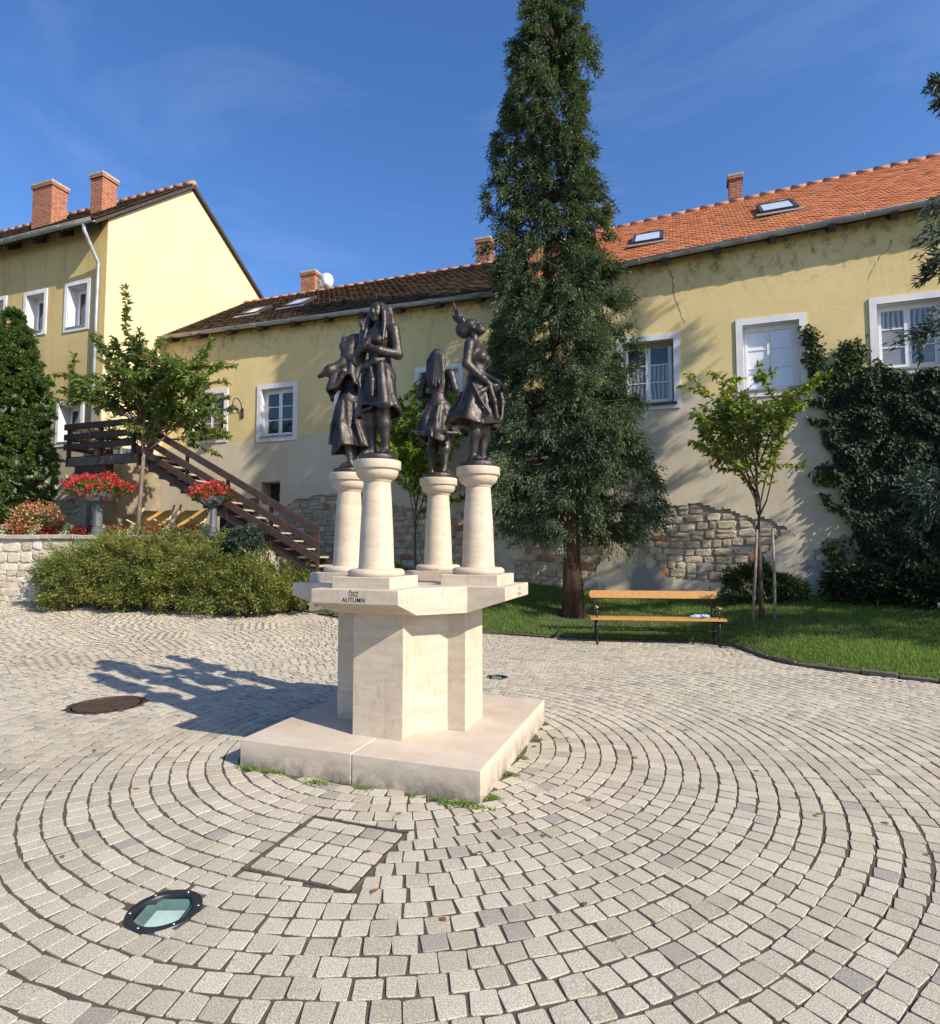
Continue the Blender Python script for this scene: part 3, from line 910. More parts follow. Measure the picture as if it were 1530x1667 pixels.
f.cloth(.36, .75, [(.35, .188, .215, 0, .045), (.42, .182, .195, 0, .034), (.52, .160, .155, 0, .016), (.62, .140, .118, 0, .006), (.70, .108, .094, 0, .008), (.76, .094, .082, 0, .012)], folds, .01, .016,
        lambda th: .030 * np.sin(th - .3) + .016 * np.sin(3 * th))
f.chain([(-.03, .13, .60), (-.05, .20, .47), (-.04, .255, .375)], [.018, .026, .020], .04)
f.chain([(.03, .12, .58), (.06, .19, .46), (.04, .26, .36)], [.018, .026, .016], .04)
f.chain([(-.085, -.125, .645), (-.10, -.165, .52), (-.085, -.185, .385)], [.020, .018, .016], .025)
f.chain([(.05, -.17, .66), (.03, -.20, .53), (-.01, -.20, .385)], [.020, .018, .014], .025)
f.chain([(-.145, .0, .66), (-.155, -.06, .53), (-.13, -.13, .42)], [.014, .014, .012], .02)
f.chain([(-.06, -.13, .66), (-.12, -.06, .60), (-.150, .08, .46), (-.135, .17, .375)], [.016, .014, .016, .012], .02)
finish(f, 'skirt', st, 1)
f = Field((-.16, -.10, 1.02), (.16, .28, 1.46), .006)
f.ell((0, .062, 1.185), (.062, .066, .062), None, .02)
f.ell((0, .118, 1.145), (.060, .055, .055), None, .03)
f.ell((0, .155, 1.17), (.045, .040, .05), None, .03)
for j in range(7):
    a = j * .9
    f.chain([(.03 * math.cos(a), .115 + .02 * math.sin(a), 1.20), (.045 * math.cos(a), .135 + .03 * math.sin(a), 1.235), (.03 * math.cos(a + .5), .15 + .02 * math.sin(a), 1.27)], [.02, .018, .011], .010)
for j, (x, y, z) in enumerate(((-.02, .215, 1.415), (.015, .19, 1.385), (-.03, .165, 1.35), (.03, .222, 1.345), (0, .14, 1.33), (-.01, .23, 1.30))):
    f.chain([(x * .4, .155, 1.22), (x * .9, .155 + (y - .155) * .55, 1.22 + (z - 1.22) * .55), (x, y, z)], [.018, .017, .004], .008)
finish(f, 'hair', st, 1)

# --- spring: seen from behind, long hair down her back, elbows out
st = thing('bronze_statue', 'bronze woman seen from behind with long straight hair and a wind blown skirt', 'statue', (CX + COLS[2][0], CY + COLS[2][1], ZC), R(176), 'bronze women on the columns')
disc(st, .150)
f = Field((-.28, -.26, .03), (.28, .22, 1.28), BS)
leg(f, (-.062, .0, .63), (-.068, -.02, .36), (-.072, .02, .095)); leg(f, (.062, .0, .63), (.066, -.03, .36), (.072, -.01, .095))
foot(f, (-.072, .02, .095), (-.2, -1)); foot(f, (.072, -.01, .095), (.25, -1))
torso(f)
f.chain([(0, .008, 1.0), (0, .0, 1.09)], [.040, .032], .03)
head(f, (0, -.012, 1.155), .06, -.1, 0)
f.chain([(.135, .012, .985), (.190, .035, .80), (.10, -.09, .82), (.045, -.135, .86)], [.044, .036, .030, .020], .02)
f.chain([(-.135, .012, .985), (-.185, .02, .83), (-.11, -.10, .87), (-.05, -.135, .90)], [.044, .036, .030, .020], .02)
hand(f, (.047, -.133, .86), (-.7, -.4, .5), (-.4, .8, .2), 1.1, .5)
hand(f, (-.052, -.133, .90), (.7, -.4, .4), (.4, .8, .2), 1.1, .5)
finish(f, 'body', st, 2)
f = Field((-.36, -.32, .28), (.36, .34, .80), BS)
def folds(th, z):
    u = np.clip((.72 - z) / .32, 0, 1)
    return u * u * (.10 * (2 * np.abs(np.sin(4.5 * th + 1.4 * u)) - 1.2) + .20 * np.sin(4 * th + .8) + .10 * np.sin(7 * th + 3 * u + 1)) + .04 * u * np.sin(11 * th)
f.cloth(.385, .73, [(.36, .205, .185, 0, .02), (.42, .190, .165, 0, .016), (.50, .160, .138, 0, .012), (.60, .136, .115, 0, .01), (.68, .120, .100, 0, .008), (.74, .10, .086, 0, .008)], folds, .01, .016,
        lambda th: .045 * np.sin(2 * th + .6) + .02 * np.sin(5 * th))
for a, b2, c in (((-.05, .105, .66), (-.045, .135, .55), (-.055, .165, .42)), ((.045, .10, .66), (.07, .13, .55), (.055, .17, .41)), ((.11, .06, .62), (.16, .08, .52), (.20, .07, .44)), ((-.11, .06, .62), (-.165, .06, .50), (-.20, .09, .40))):
    f.chain([a, b2, c], [.014, .018, .018], .03)
f.chain([(-.24, .08, .405), (-.16, .15, .40), (-.06, .17, .415)], [.012, .016, .016], .02)
f.chain([(.05, .18, .40), (.14, .15, .425), (.22, .09, .455)], [.016, .016, .012], .02)
finish(f, 'skirt', st, 1)
f = Field((-.16, -.12, .80), (.16, .18, 1.28), .006)
f.ell((0, .016, 1.178), (.068, .078, .064), None, .02)
for j in range(9):
    x = (j - 4) * .0175; e = abs(j - 4)
    f.chain([(x * .55, .055, 1.215 - e * .008), (x * 1.0, .092 - e * .004, 1.12), (x * 1.18, .098 - e * .006, 1.0), (x * 1.05 + .006 * math.sin(j * 2.1), .112 - e * .006, .855 + .018 * (j % 3))], [.020, .0185, .017, .008], .006)
for s in (-1, 1):
    f.chain([(s * .05, .02, 1.19), (s * .066, .03, 1.10), (s * .075, .03, 1.0), (s * .07, .05, .93)], [.02, .02, .017, .008], .008)
finish(f, 'hair', st, 1)

# --- winter: wrapped in shawl and hood, one hand raised, long dress
st = thing('bronze_statue', 'bronze woman wrapped in a hooded shawl and long dress with one hand raised', 'statue', (CX + COLS[3][0], CY + COLS[3][1], ZC), R(-78), 'bronze women on the columns')
disc(st, .140)
f = Field((-.26, -.26, .03), (.26, .26, 1.46), BS)
leg(f, (-.058, .0, .63), (-.052, -.03, .36), (-.048, .025, .095)); leg(f, (.058, .0, .63), (.058, -.02, .36), (.060, .03, .095))
foot(f, (-.048, .025, .095), (-.1, -1)); foot(f, (.060, .03, .095), (.15, -1))
torso(f, (0, .03))
f.chain([(0, .03, 1.0), (-.01, .03, 1.08)], [.040, .034], .03)
head(f, (-.012, .018, 1.145), -.10, .3, -.1)
f.chain([(.135, .03, .99), (.155, .09, .95), (.12, .14, 1.12), (.10, .135, 1.24)], [.044, .038, .030, .020], .02)
f.chain([(-.135, .03, .99), (-.165, .0, .82), (-.09, -.10, .85), (-.03, -.13, .88)], [.044, .036, .030, .020], .02)
hand(f, (.10, .135, 1.235), (-.10, .05, 1), (-.6, -.5, 0), 1.25, .35)
hand(f, (-.032, -.13, .88), (.9, -.2, .2), (.2, .8, .2), 1.1, .5)
finish(f, 'body', st, 2)
f = Field((-.30, -.28, .14), (.30, .30, .88), BS)
def folds(th, z):
    u = np.clip((.76 - z) / .52, 0, 1)
    return u * (.09 * (2 * np.abs(np.sin(3.5 * th + 1.1 * u + z * 3)) - 1.2) + .085 * np.sin(5 * th + 3 * u) + .05 * np.sin(9 * th - 2 * u)) + .02 * np.sin(13 * th + 8 * z)
f.cloth(.205, .82, [(.20, .160, .182, 0, .03), (.30, .155, .165, 0, .018), (.42, .138, .134, 0, .004), (.56, .136, .120, 0, .0), (.66, .132, .108, 0, .004), (.76, .100, .088, 0, .012), (.84, .098, .082, 0, .02)], folds, .01, .018,
        lambda th: .035 * np.sin(th + .5) + .015 * np.sin(3 * th + 2))
f.chain([(.125, -.03, .62), (.150, -.035, .45), (.165, -.02, .27)], [.014, .018, .012], .02)
f.chain([(.10, .08, .60), (.135, .10, .42), (.13, .15, .25)], [.014, .018, .016], .02)
f.chain([(.06, -.10, .60), (.09, -.13, .42), (.10, -.15, .26)], [.014, .016, .012], .02)
finish(f, 'dress', st, 1)
f = Field((-.28, -.32, .62), (.30, .28, 1.32), BS)
f.ell((-.004, .040, 1.170), (.086, .094, .088), (-.2, 0, .2), .02)
f.chain([(-.03, -.05, 1.215), (-.075, -.07, 1.14), (-.085, -.05, 1.03), (-.12, -.04, .95)], [.020, .022, .026, .03], .03)
f.chain([(.05, -.05, 1.20), (.085, -.045, 1.12), (.10, -.02, 1.02), (.14, -.02, .94)], [.022, .026, .03, .034], .035)
f.cap((.07, .02, 1.10), (.10, .03, .98), .05, .06, .05)
f.ell((.0, .055, 1.06), (.080, .072, .08), None, .04)
f.cap((.0, .055, 1.16), (.02, .11, 1.235), .052, .026, .04)
f.cloth(.735, 1.04, [(.72, .205, .168, .02, -.02), (.80, .192, .160, .015, -.01), (.90, .175, .135, .01, .01), (.98, .150, .105, .0, .03), (1.04, .085, .070, 0, .04)],
        lambda th, z: .10 * np.sin(4 * th + 6 * z) + .07 * np.sin(7 * th - 9 * z + 1), .03, .02, lambda th: .075 * np.sin(th * 2 + .9) + .03 * np.sin(5 * th))
f.chain([(.14, -.02, .96), (.18, -.13, .88), (.13, -.24, .845)], [.03, .04, .018], .04)
f.chain([(.10, .05, .98), (.19, .0, .87), (.175, -.06, .74)], [.016, .018, .014], .02)
f.chain([(.06, .085, 1.05), (.165, .06, .93), (.17, .09, .77)], [.018, .02, .014], .02)
f.ecut((-.03, -.062, 1.14), (.045, .075, .066), (0, 0, .3), .012)
finish(f, 'shawl', st, 1)
# ================================================================== houses
YW = 13.5
t = NT('facade_plaster')
X_, Y_, Z_ = t.sep()
line = t.math('ADD', t.math('MULTIPLY', X_, .021), 4.84)
wob = t.math('MULTIPLY', t.math('SUBTRACT', t.noise(2.2, 3), .5), .05)
up = t.math('GREATER_THAN', t.math('ADD', Z_, wob), line)
yel = t.ramp(t.noise(.8, 5, .6), .3, .72, (.60, .47, .22), (.69, .555, .285))
gre = t.ramp(t.noise(.7, 5, .6), .3, .72, (.50, .44, .335), (.61, .545, .43))
gre = t.mix(t.ramp(t.noise(2.0, 5, .65), .55, .75), gre, (.45, .40, .32))
col = t.mix(up, gre, yel)
# mould speckles under the eaves, damp and grey repairs near the ground
sp = t.math('MULTIPLY', t.ramp(t.noise(5.5, 7, .75, t.scaled((1, 1, .8))), .50, .66), t.step(t.math('ADD', Z_, t.math('MULTIPLY', t.noise(.9, 3), .9)), 7.45, 8.15))
col = t.mix(t.math('MULTIPLY', sp, .85), col, (.105, .085, .045))
dr = t.math('MULTIPLY', t.ramp(t.noise(1.0, 5, .65, t.scaled((3.2, 1, .28))), .56, .72), .38)
col = t.mix(dr, col, t.mix(1.0, col, (.70, .66, .58), 'MULTIPLY'))
lowm = t.math('MULTIPLY', t.step(t.math('ADD', Z_, t.math('MULTIPLY', t.noise(.8, 5, .65), 1.6)), 2.5, 1.9), t.ramp(t.noise(1.3, 5, .65), .47, .53))
col = t.mix(lowm, col, (.255, .25, .24))
t.bump(t.math('ADD', t.noise(5, 6, .65), t.math('MULTIPLY', t.noise(70, 3, .6), .35)), .35, .02)
MAT_PLASTER = t.fin(col, .92, 0, .15)
t = NT('neighbour_plaster')
X_, Y_, Z_ = t.sep()
fr = t.ramp(t.noise(.7, 5, .6), .3, .72, (.50, .375, .165), (.58, .445, .215))
lowc = t.ramp(t.noise(.8, 5, .6), .3, .72, (.35, .30, .22), (.45, .39, .29))
cf = t.mix(t.math('GREATER_THAN', t.math('ADD', Z_, t.math('MULTIPLY', t.noise(1.5, 3), .15)), 5.75), lowc, fr)
cf = t.mix(t.math('MULTIPLY', t.ramp(t.noise(1, 5, .65, t.scaled((2.6, 1, .3))), .52, .7), .45), cf, (.28, .22, .11))
# the gable is a paler cream than the front
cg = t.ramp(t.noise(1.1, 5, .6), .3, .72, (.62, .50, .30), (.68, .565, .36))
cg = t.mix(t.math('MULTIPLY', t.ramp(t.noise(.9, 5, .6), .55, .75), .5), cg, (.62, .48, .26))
cg = t.mix(t.step(t.math('ADD', Z_, t.math('MULTIPLY', t.noise(1.6, 5, .65), 1.2)), 4.9, 5.0), t.ramp(t.noise(2.2, 6, .7), .3, .7, (.15, .125, .085), (.30, .255, .18)), cg)  # unpainted beige foot, with the shade of deck and stairs painted in
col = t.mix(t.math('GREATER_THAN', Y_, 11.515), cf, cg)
t.bump(t.math('ADD', t.noise(4, 6, .65), t.math('MULTIPLY', t.noise(70, 3, .6), .35)), .3, .02)
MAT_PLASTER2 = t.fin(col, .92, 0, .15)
t = NT('mortar_core'); col = t.ramp(t.noise(6, 6, .65), .3, .7, (.27, .225, .165), (.42, .36, .28)); t.bump(t.noise(22, 6, .7), .9, .03); MAT_MORTAR = t.fin(col, .95)
t = NT('rubble_stone')
oi = t.n('ShaderNodeObjectInfo')
col = t.ramp(oi.outputs['Random'], 0, 1, (.40, .335, .25), (.60, .53, .43))
col = t.mix(t.ramp(t.noise(9, 5, .65), .4, .7), col, t.mix(1.0, col, (.62, .58, .52), 'MULTIPLY'))
col = t.mix(t.math('GREATER_THAN', oi.outputs['Random'], .93), col, (.32, .16, .09))
t.bump(t.noise(24, 5, .7), .8, .015); MAT_RUBBLE = t.fin(col, .92, 0, .15)
t = NT('garden_wall_stone')
oi = t.n('ShaderNodeObjectInfo')
col = t.ramp(oi.outputs['Random'], 0, 1, (.43, .37, .285), (.62, .575, .49))
col = t.mix(t.ramp(t.noise(7, 5, .65), .45, .7), col, t.mix(1.0, col, (.72, .64, .52), 'MULTIPLY'))
t.bump(t.noise(20, 5, .7), .7, .014); MAT_GWALL = t.fin(col, .92, 0, .15)
MAT_WHITE = simple('white_render', (.66, .65, .66), .75, 0, 3, .12, 50, .12)
MAT_WPAINT = simple('white_window_paint', (.72, .72, .71), .45, 0, 5, .08, 60, .08)
MAT_DKPAINT = simple('dark_window_paint', (.035, .03, .028), .5, 0, 5, .2, 60, .08)
t = NT('window_pane'); m = t.fin(t.ramp(t.noise(1.3, 3), .3, .7, (.012, .015, .018), (.04, .045, .05)), .05, 0, .9)
t.bump(t.noise(2.5, 2), .04, .02); MAT_PANE = m
t = NT('blind_pane'); w = t.n('ShaderNodeTexWave', wave_type='BANDS', bands_direction='Z'); w.inputs['Scale'].default_value = 9; t.l(t.pos, w.inputs['Vector'])
MAT_BLIND = t.fin(t.ramp(w.outputs['Fac'], .2, .8, (.66, .69, .76), (.80, .83, .89)), .35, 0, .5)
t = NT('grey_blind_pane'); w = t.n('ShaderNodeTexWave', wave_type='BANDS', bands_direction='Z'); w.inputs['Scale'].default_value = 7.5; t.l(t.pos, w.inputs['Vector'])
MAT_BLIND2 = t.fin(t.ramp(w.outputs['Fac'], .2, .8, (.17, .18, .20), (.26, .27, .29)), .12, 0, .8)
t = NT('curtain_pane'); w = t.n('ShaderNodeTexWave', wave_type='BANDS', bands_direction='X'); w.inputs['Scale'].default_value = 3.6; w.inputs['Distortion'].default_value = 2.5; t.l(t.pos, w.inputs['Vector'])
MAT_CURTAIN = t.fin(t.ramp(w.outputs['Fac'], .2, .8, (.10, .105, .115), (.33, .335, .35)), .12, 0, .8)
t = NT('red_tile')
col = t.ramp(t.island(), 0, 1, (.42, .145, .060), (.56, .225, .105))
col = t.mix(t.ramp(t.noise(2.5, 5, .65), .5, .75), col, (.40, .165, .085)); t.bump(t.noise(40, 3), .2, .004); MAT_TILE = t.fin(col, .8, 0, .2)
t = NT('old_tile')
col = t.ramp(t.island(), 0, 1, (.048, .034, .026), (.135, .085, .058))
col = t.mix(t.ramp(t.noise(3.0, 6, .7), .52, .66), col, (.075, .070, .035))
col = t.mix(t.ramp(t.noise(11, 4, .7), .68, .76), col, (.24, .13, .08)); t.bump(t.noise(30, 4, .7), .5, .01); MAT_OTILE = t.fin(col, .9, 0, .15)
MAT_RIDGE = simple('ridge_mortar_tile', (.42, .20, .13), .85, 0, 5, .3, 30, .4, .01, fine=.3)
MAT_ZINC = simple('zinc_gutter', (.36, .37, .37), .5, .55, 3, .25, 40, .1)
MAT_WOOD_DK = simple('dark_stained_wood', (.050, .026, .018), .6, 0, 4, .35, 45, .25, .004, fine=.35)
MAT_RAFTER = simple('eave_timber', (.05, .035, .026), .8, 0, 5, .3, 40, .2)
t = NT('chimney_brick')
br = t.n('ShaderNodeTexBrick'); br.inputs['Scale'].default_value = 1.0; br.offset = .5
br.inputs['Brick Width'].default_value = .25; br.inputs['Row Height'].default_value = .078; br.inputs['Mortar Size'].default_value = .010
br.inputs['Color1'].default_value = (.40, .12, .055, 1); br.inputs['Color2'].default_value = (.27, .075, .04, 1); br.inputs['Mortar'].default_value = (.34, .27, .21, 1)
g = t.sep(t.objc); cx_ = t.n('ShaderNodeCombineXYZ'); t.l(t.math('ADD', g[0], g[1]), cx_.inputs[0]); t.l(g[2], cx_.inputs[1]); t.l(cx_.outputs[0], br.inputs['Vector'])
t.bump(br.outputs['Fac'], -.6, .01); MAT_BRICK = t.fin(t.mix(.4, br.outputs['Color'], t.ramp(t.noise(9, 4), .3, .7, (.5, .5, .5), (1.4, 1.4, 1.4)), 'MULTIPLY'), .9, 0, .15)
MAT_CONC = simple('chimney_cap', (.34, .31, .27), .9, 0, 6, .25, 40, .3)
MAT_SKYL = NT('skylight_glass').fin((.55, .62, .72), .10, .0, 1.0)
MAT_SKYF = simple('skylight_frame', (.06, .05, .05), .5, .3, 5, .2, 0, 0)

def wall_sheet(mb, x0, x1, z0, z1, y, holes, depth):
    """front of a wall (facing -Y) with real openings and their reveals"""
    xs = sorted(set([x0, x1] + [h[0] for h in holes] + [h[1] for h in holes])); xs = [x for x in xs if x0 <= x <= x1]
    zs = sorted(set([z0, z1] + [h[2] for h in holes] + [h[3] for h in holes])); zs = [z for z in zs if z0 <= z <= z1]
    vi = {}; V = []; F = []
    def vid(x, z):
        if (x, z) not in vi: vi[(x, z)] = len(V); V.append((x, y, z))
        return vi[(x, z)]
    for a, b in zip(xs, xs[1:]):
        for c, d in zip(zs, zs[1:]):
            mx, mz = (a + b) / 2, (c + d) / 2
            if any(h[0] < mx < h[1] and h[2] < mz < h[3] for h in holes): continue
            F.append((vid(a, c), vid(b, c), vid(b, d), vid(a, d)))
    for h in holes:
        a, b, c, d = h[:4]; k = len(V)
        V += [(a, y, c), (b, y, c), (b, y, d), (a, y, d), (a, y + depth, c), (b, y + depth, c), (b, y + depth, d), (a, y + depth, d)]
        F += [(k, k + 4, k + 5, k + 1), (k + 1, k + 5, k + 6, k + 2), (k + 2, k + 6, k + 7, k + 3), (k + 3, k + 7, k + 4, k)]
    mb.add(V, F)

def window(house, x0, x1, z0, z1, y, pane=None, rows=3, cols=2, sur=.13, depth=.16, dark=False, label=None):
    """x0..z1 = outside of the white surround; opening inside it"""
    w = bpy.data.objects.new('window', None); w.location = ((x0 + x1) / 2, y, z0); put(w, house, label)
    W = x1 - x0; H = z1 - z0; hw = W / 2
    mb = MB()
    mb.bb(-hw, hw, -.028, .01, H - sur, H); mb.bb(-hw, hw, -.028, .01, 0, sur * .9)
    mb.bb(-hw, -hw + sur, -.027, .01, sur * .9 + .001, H - sur - .001); mb.bb(hw - sur, hw, -.027, .01, sur * .9 + .001, H - sur - .001)
    mb.build('surround', MAT_WHITE, w)
    a = hw - sur - .004; zb = sur * .9 + .004; zt = H - sur - .004
    mb = MB()        # reveal lining
    mb.add([(-a, .01, zb), (a, .01, zb), (a, .01, zt), (-a, .01, zt), (-a, depth + .05, zb), (a, depth + .05, zb), (a, depth + .05, zt), (-a, depth + .05, zt)], [(0, 4, 5, 1), (1, 5, 6, 2), (2, 6, 7, 3), (3, 7, 4, 0)])
    mb.build('reveal', MAT_WHITE, w)
    mb = MB(); mb.bb(-a + .002, a - .002, -.05, depth, zb - .004, zb + .028); mb.build('sill', MAT_DKPAINT if dark else simple_sill, w)
    fw = .055; y1 = depth
    fm = MAT_WPAINT
    mb = MB(); zb2 = zb + .03
    mb.bb(-a, a, y1, y1 + .05, zt - fw, zt); mb.bb(-a, a, y1, y1 + .05, zb2, zb2 + fw)
    mb.bb(-a, -a + fw, y1 + .001, y1 + .05, zb2 + fw, zt - fw); mb.bb(a - fw, a, y1 + .001, y1 + .05, zb2 + fw, zt - fw)
    mb.build('frame', fm, w)
    if dark:
        mb = MB(); q = .03
        mb.bb(-a, a, y1 - .05, y1 - .005, zt - .10, zt - .002); mb.bb(-a, -a + q, y1 - .05, y1 - .005, zb2, zt - .101); mb.bb(a - q, a, y1 - .05, y1 - .005, zb2, zt - .101)
        mb.build('shutter_box', simple('shutter_slat', (.22, .17, .075), .6, 0, 5, .2) if 'shutter_slat' not in bpy.data.materials else bpy.data.materials['shutter_slat'], w)
        mb = MB(); mb.bb(-a - .06, a + .06, -.075, -.029, zb - .035, zb + .02); mb.build('sill_board', MAT_DKPAINT, w)
    # casements, each with its own glazing bars and panes
    ix0, ix1 = -a + fw, a - fw; iz0, iz1 = zb2 + fw, zt - fw
    cw = (ix1 - ix0) / cols
    for c in range(cols):
        s0 = ix0 + c * cw + .003; s1 = ix0 + (c + 1) * cw - .003
        st = .05; bar = .024; yy = y1 + .012
        mb = MB()
        mb.bb(s0, s1, yy - .022, yy + .03, iz0 + .003, iz0 + st); mb.bb(s0, s1, yy - .022, yy + .03, iz1 - st, iz1 - .003)
        mb.bb(s0, s0 + st, yy - .021, yy + .03, iz0 + st, iz1 - st); mb.bb(s1 - st, s1, yy - .021, yy + .03, iz0 + st, iz1 - st)
        ph = (iz1 - iz0 - 2 * st) / rows
        for r_ in range(1, rows): mb.bb(s0 + st, s1 - st, yy - .014, yy + .02, iz0 + st + r_ * ph - bar / 2, iz0 + st + r_ * ph + bar / 2)
        mb.build('casement', fm, w)
        for r_ in range(rows):
            mb = MB(); mb.bb(s0 + st - .004, s1 - st + .004, yy + .002, yy + .008, iz0 + st + r_ * ph + bar / 2 - .003, iz0 + st + (r_ + 1) * ph - bar / 2 + .003)
            pm = pane or MAT_PANE
            if isinstance(pm, (list, tuple)): pm = pm[r_]
            mb.build('pane', pm, w)
    return w
simple_sill = simple('sill_stone', (.26, .25, .24), .7, 0, 6, .25, 40, .2)

# ---------------------------------------------------------------- the long yellow house
house = thing('yellow_house', 'long yellow house with white framed windows and peeling plaster behind the lawn', 'house', (0, 0, 0))
WIN = [(-13.45, -12.09, 4.60, 6.16), (-11.07, -9.75, 4.52, 6.13), (-8.59, -7.28, 4.52, 6.12), (-6.24, -4.95, 4.60, 6.13), (-1.28, .06, 4.62, 6.29), (1.18, 2.50, 4.73, 6.40), (3.60, 4.95, 4.93, 6.52), (6.3, 7.65, 5.0, 6.6)]
NICHE = (-10.89, -10.27, 2.76, 3.38)
XL, XR = -14.5, 11.0
ZS = 3.5                                   # above this the plaster is whole
holes = [(a + .13, b - .13, c + .117, d - .13) for a, b, c, d in WIN]
mb = MB(); wall_sheet(mb, XL, XR, ZS, 7.78, YW, holes, .2)
mb.add([(XL, YW, 7.78), (-4.05, YW, 7.78), (-4.05, YW, 7.80), (XL, YW, 7.96)], [(0, 1, 2, 3)])
mb.add([(-4.05, YW, 7.78), (XR, YW, 7.78), (XR, YW, 8.62), (-4.05, YW, 7.86)], [(0, 1, 2, 3)])
mb.build('wall', MAT_PLASTER, house)
mb = MB(); wall_sheet(mb, XL, XR, 0.1, ZS, YW + .045, [NICHE], .4); mb.build('rubble_core', MAT_MORTAR, house)
mb = MB(); a, b, c, d = NICHE; mb.bb(a, b, YW + .42, YW + .46, c, d); mb.build('niche_back', MAT_DKPAINT, house)
# peeled area, read off the photograph and laid on the wall plane
EXPO = [[(836, 975), (838, 925), (852, 884), (884, 864), (930, 858), (1000, 864), (1038, 836), (1074, 820), (1110, 825), (1150, 822), (1182, 833), (1230, 846), (1275, 856), (1298, 869), (1262, 884), (1243, 905), (1256, 930), (1240, 946), (1190, 951), (1120, 948), (1078, 938), (1062, 914), (1030, 893), (1000, 884), (984, 900), (950, 940), (940, 975)],
        [(1322, 908), (1340, 884), (1378, 872), (1402, 874), (1402, 925), (1376, 935), (1332, 922)],
        [(432, 836), (480, 818), (516, 806), (532, 790), (560, 778), (600, 792), (640, 820), (700, 832), (762, 838), (770, 870), (768, 960), (620, 960), (540, 930), (470, 880)],
        [(640, 845), (690, 842), (740, 850), (745, 900), (700, 925), (645, 920)]]
EXPO = [[(onY(u, v, YW).x, onY(u, v, YW).z) for u, v in P] for P in EXPO]
def inpoly(P, x, z):
    c = False; j = len(P) - 1
    for i in range(len(P)):
        xi, zi = P[i]; xj, zj = P[j]
        if (zi > z) != (zj > z) and x < (xj - xi) * (z - zi) / (zj - zi) + xi: c = not c
        j = i
    return c
from mathutils import noise as mnoise
def exposed(x, z):
    n1 = mnoise.fractal(Vector((x * 2.2, z * 2.2, 1.3)), 1.0, 2.0, 4); n2 = mnoise.fractal(Vector((x * 2.2, z * 2.2, 7.7)), 1.0, 2.0, 4)
    return any(inpoly(P, x + n1 * .14, z + n2 * .12) for P in EXPO)
CS = .045
nx = int((XR - XL) / CS); nz = int((ZS - .15) / CS)
keep = np.ones((nx, nz), bool)
for i in range(nx):
    for j in range(nz):
        x = XL + (i + .5) * CS; z = .15 + (j + .5) * CS
        if NICHE[0] - .02 < x < NICHE[1] + .02 and NICHE[2] - .02 < z < NICHE[3] + .02: keep[i, j] = False
        elif z < 3.0 and exposed(x, z): keep[i, j] = False
V = []; F = []; vid = {}
def gv(i, j, b):
    key = (i, j, b)
    if key not in vid:
        jx, jz = (mnoise.noise(Vector((i * .37, j * .37, 3))) * .6 * CS, mnoise.noise(Vector((i * .37, j * .37, 9))) * .6 * CS) if 0 < i < nx and 0 < j < nz else (0, 0)
        x = min(XR, XL + i * (XR - XL) / nx); z = .15 + j * (ZS - .15) / nz
        vid[key] = len(V); V.append((x + jx, YW + b * .05, z + jz))
    return vid[key]
for i in range(nx):
    for j in range(nz):
        if not keep[i, j]: continue
        F.append((gv(i, j, 0), gv(i + 1, j, 0), gv(i + 1, j + 1, 0), gv(i, j + 1, 0)))
        for (di, dj, p, q) in ((1, 0, (i + 1, j), (i + 1, j + 1)), (-1, 0, (i, j + 1), (i, j)), (0, 1, (i + 1, j + 1), (i, j + 1)), (0, -1, (i, j), (i + 1, j))):
            a_, b_ = i + di, j + dj
            if 0 <= a_ < nx and 0 <= b_ < nz and not keep[a_, b_]:
                F.append((gv(*p, 0), gv(*p, 1), gv(*q, 1), gv(*q, 0)))
obj('plaster_coat', np_mesh('plaster_coat', V, F), MAT_PLASTER, house)
# rubble stones standing in the peeled area, each a piece
def stone_mesh(w, h, dpt, seed):
    r_ = random.Random(seed)
    n = 8; ring0 = []; ring1 = []
    for k in range(n):
        a_ = 2 * math.pi * (k + .5) / n
        sx = math.copysign(abs(math.cos(a_)) ** .45, math.cos(a_)); sz = math.copysign(abs(math.sin(a_)) ** .45, math.sin(a_))
        ring0.append((sx * w / 2 * r_.uniform(.84, 1.04), 0, sz * h / 2 * r_.uniform(.76, 1.06)))
        ring1.append((ring0[-1][0] * r_.uniform(.82, .93), -dpt * r_.uniform(.75, 1.1), ring0[-1][2] * r_.uniform(.76, .9)))
    mid = [(x * 1.0, -dpt * .5, z * 1.0) for x, y, z in ring0]
    v = ring0 + mid + ring1 + [(r_.uniform(-.1, .1) * w, -dpt * r_.uniform(.95, 1.3), r_.uniform(-.1, .1) * h)]
    f = []
    for lv in (0, 8):
        for k in range(n): f.append((lv + k, lv + 8 + k, lv + 8 + (k + 1) % n, lv + (k + 1) % n))
    for k in range(n): f.append((16 + k, 24, 16 + (k + 1) % n))
    return v, [q[::-1] for q in f][::1]
def fix_out(v, f):
    return v, [tuple(reversed(q)) for q in f]
rubble_vars = []
for k in range(14):
    v, f = fix_out(*stone_mesh(1, 1, 1, 500 + k)); me = bpy.data.meshes.new('rubble_stone'); me.from_pydata(v, [], f); me.materials.append(MAT_RUBBLE); me.update(); rubble_vars.append(me)
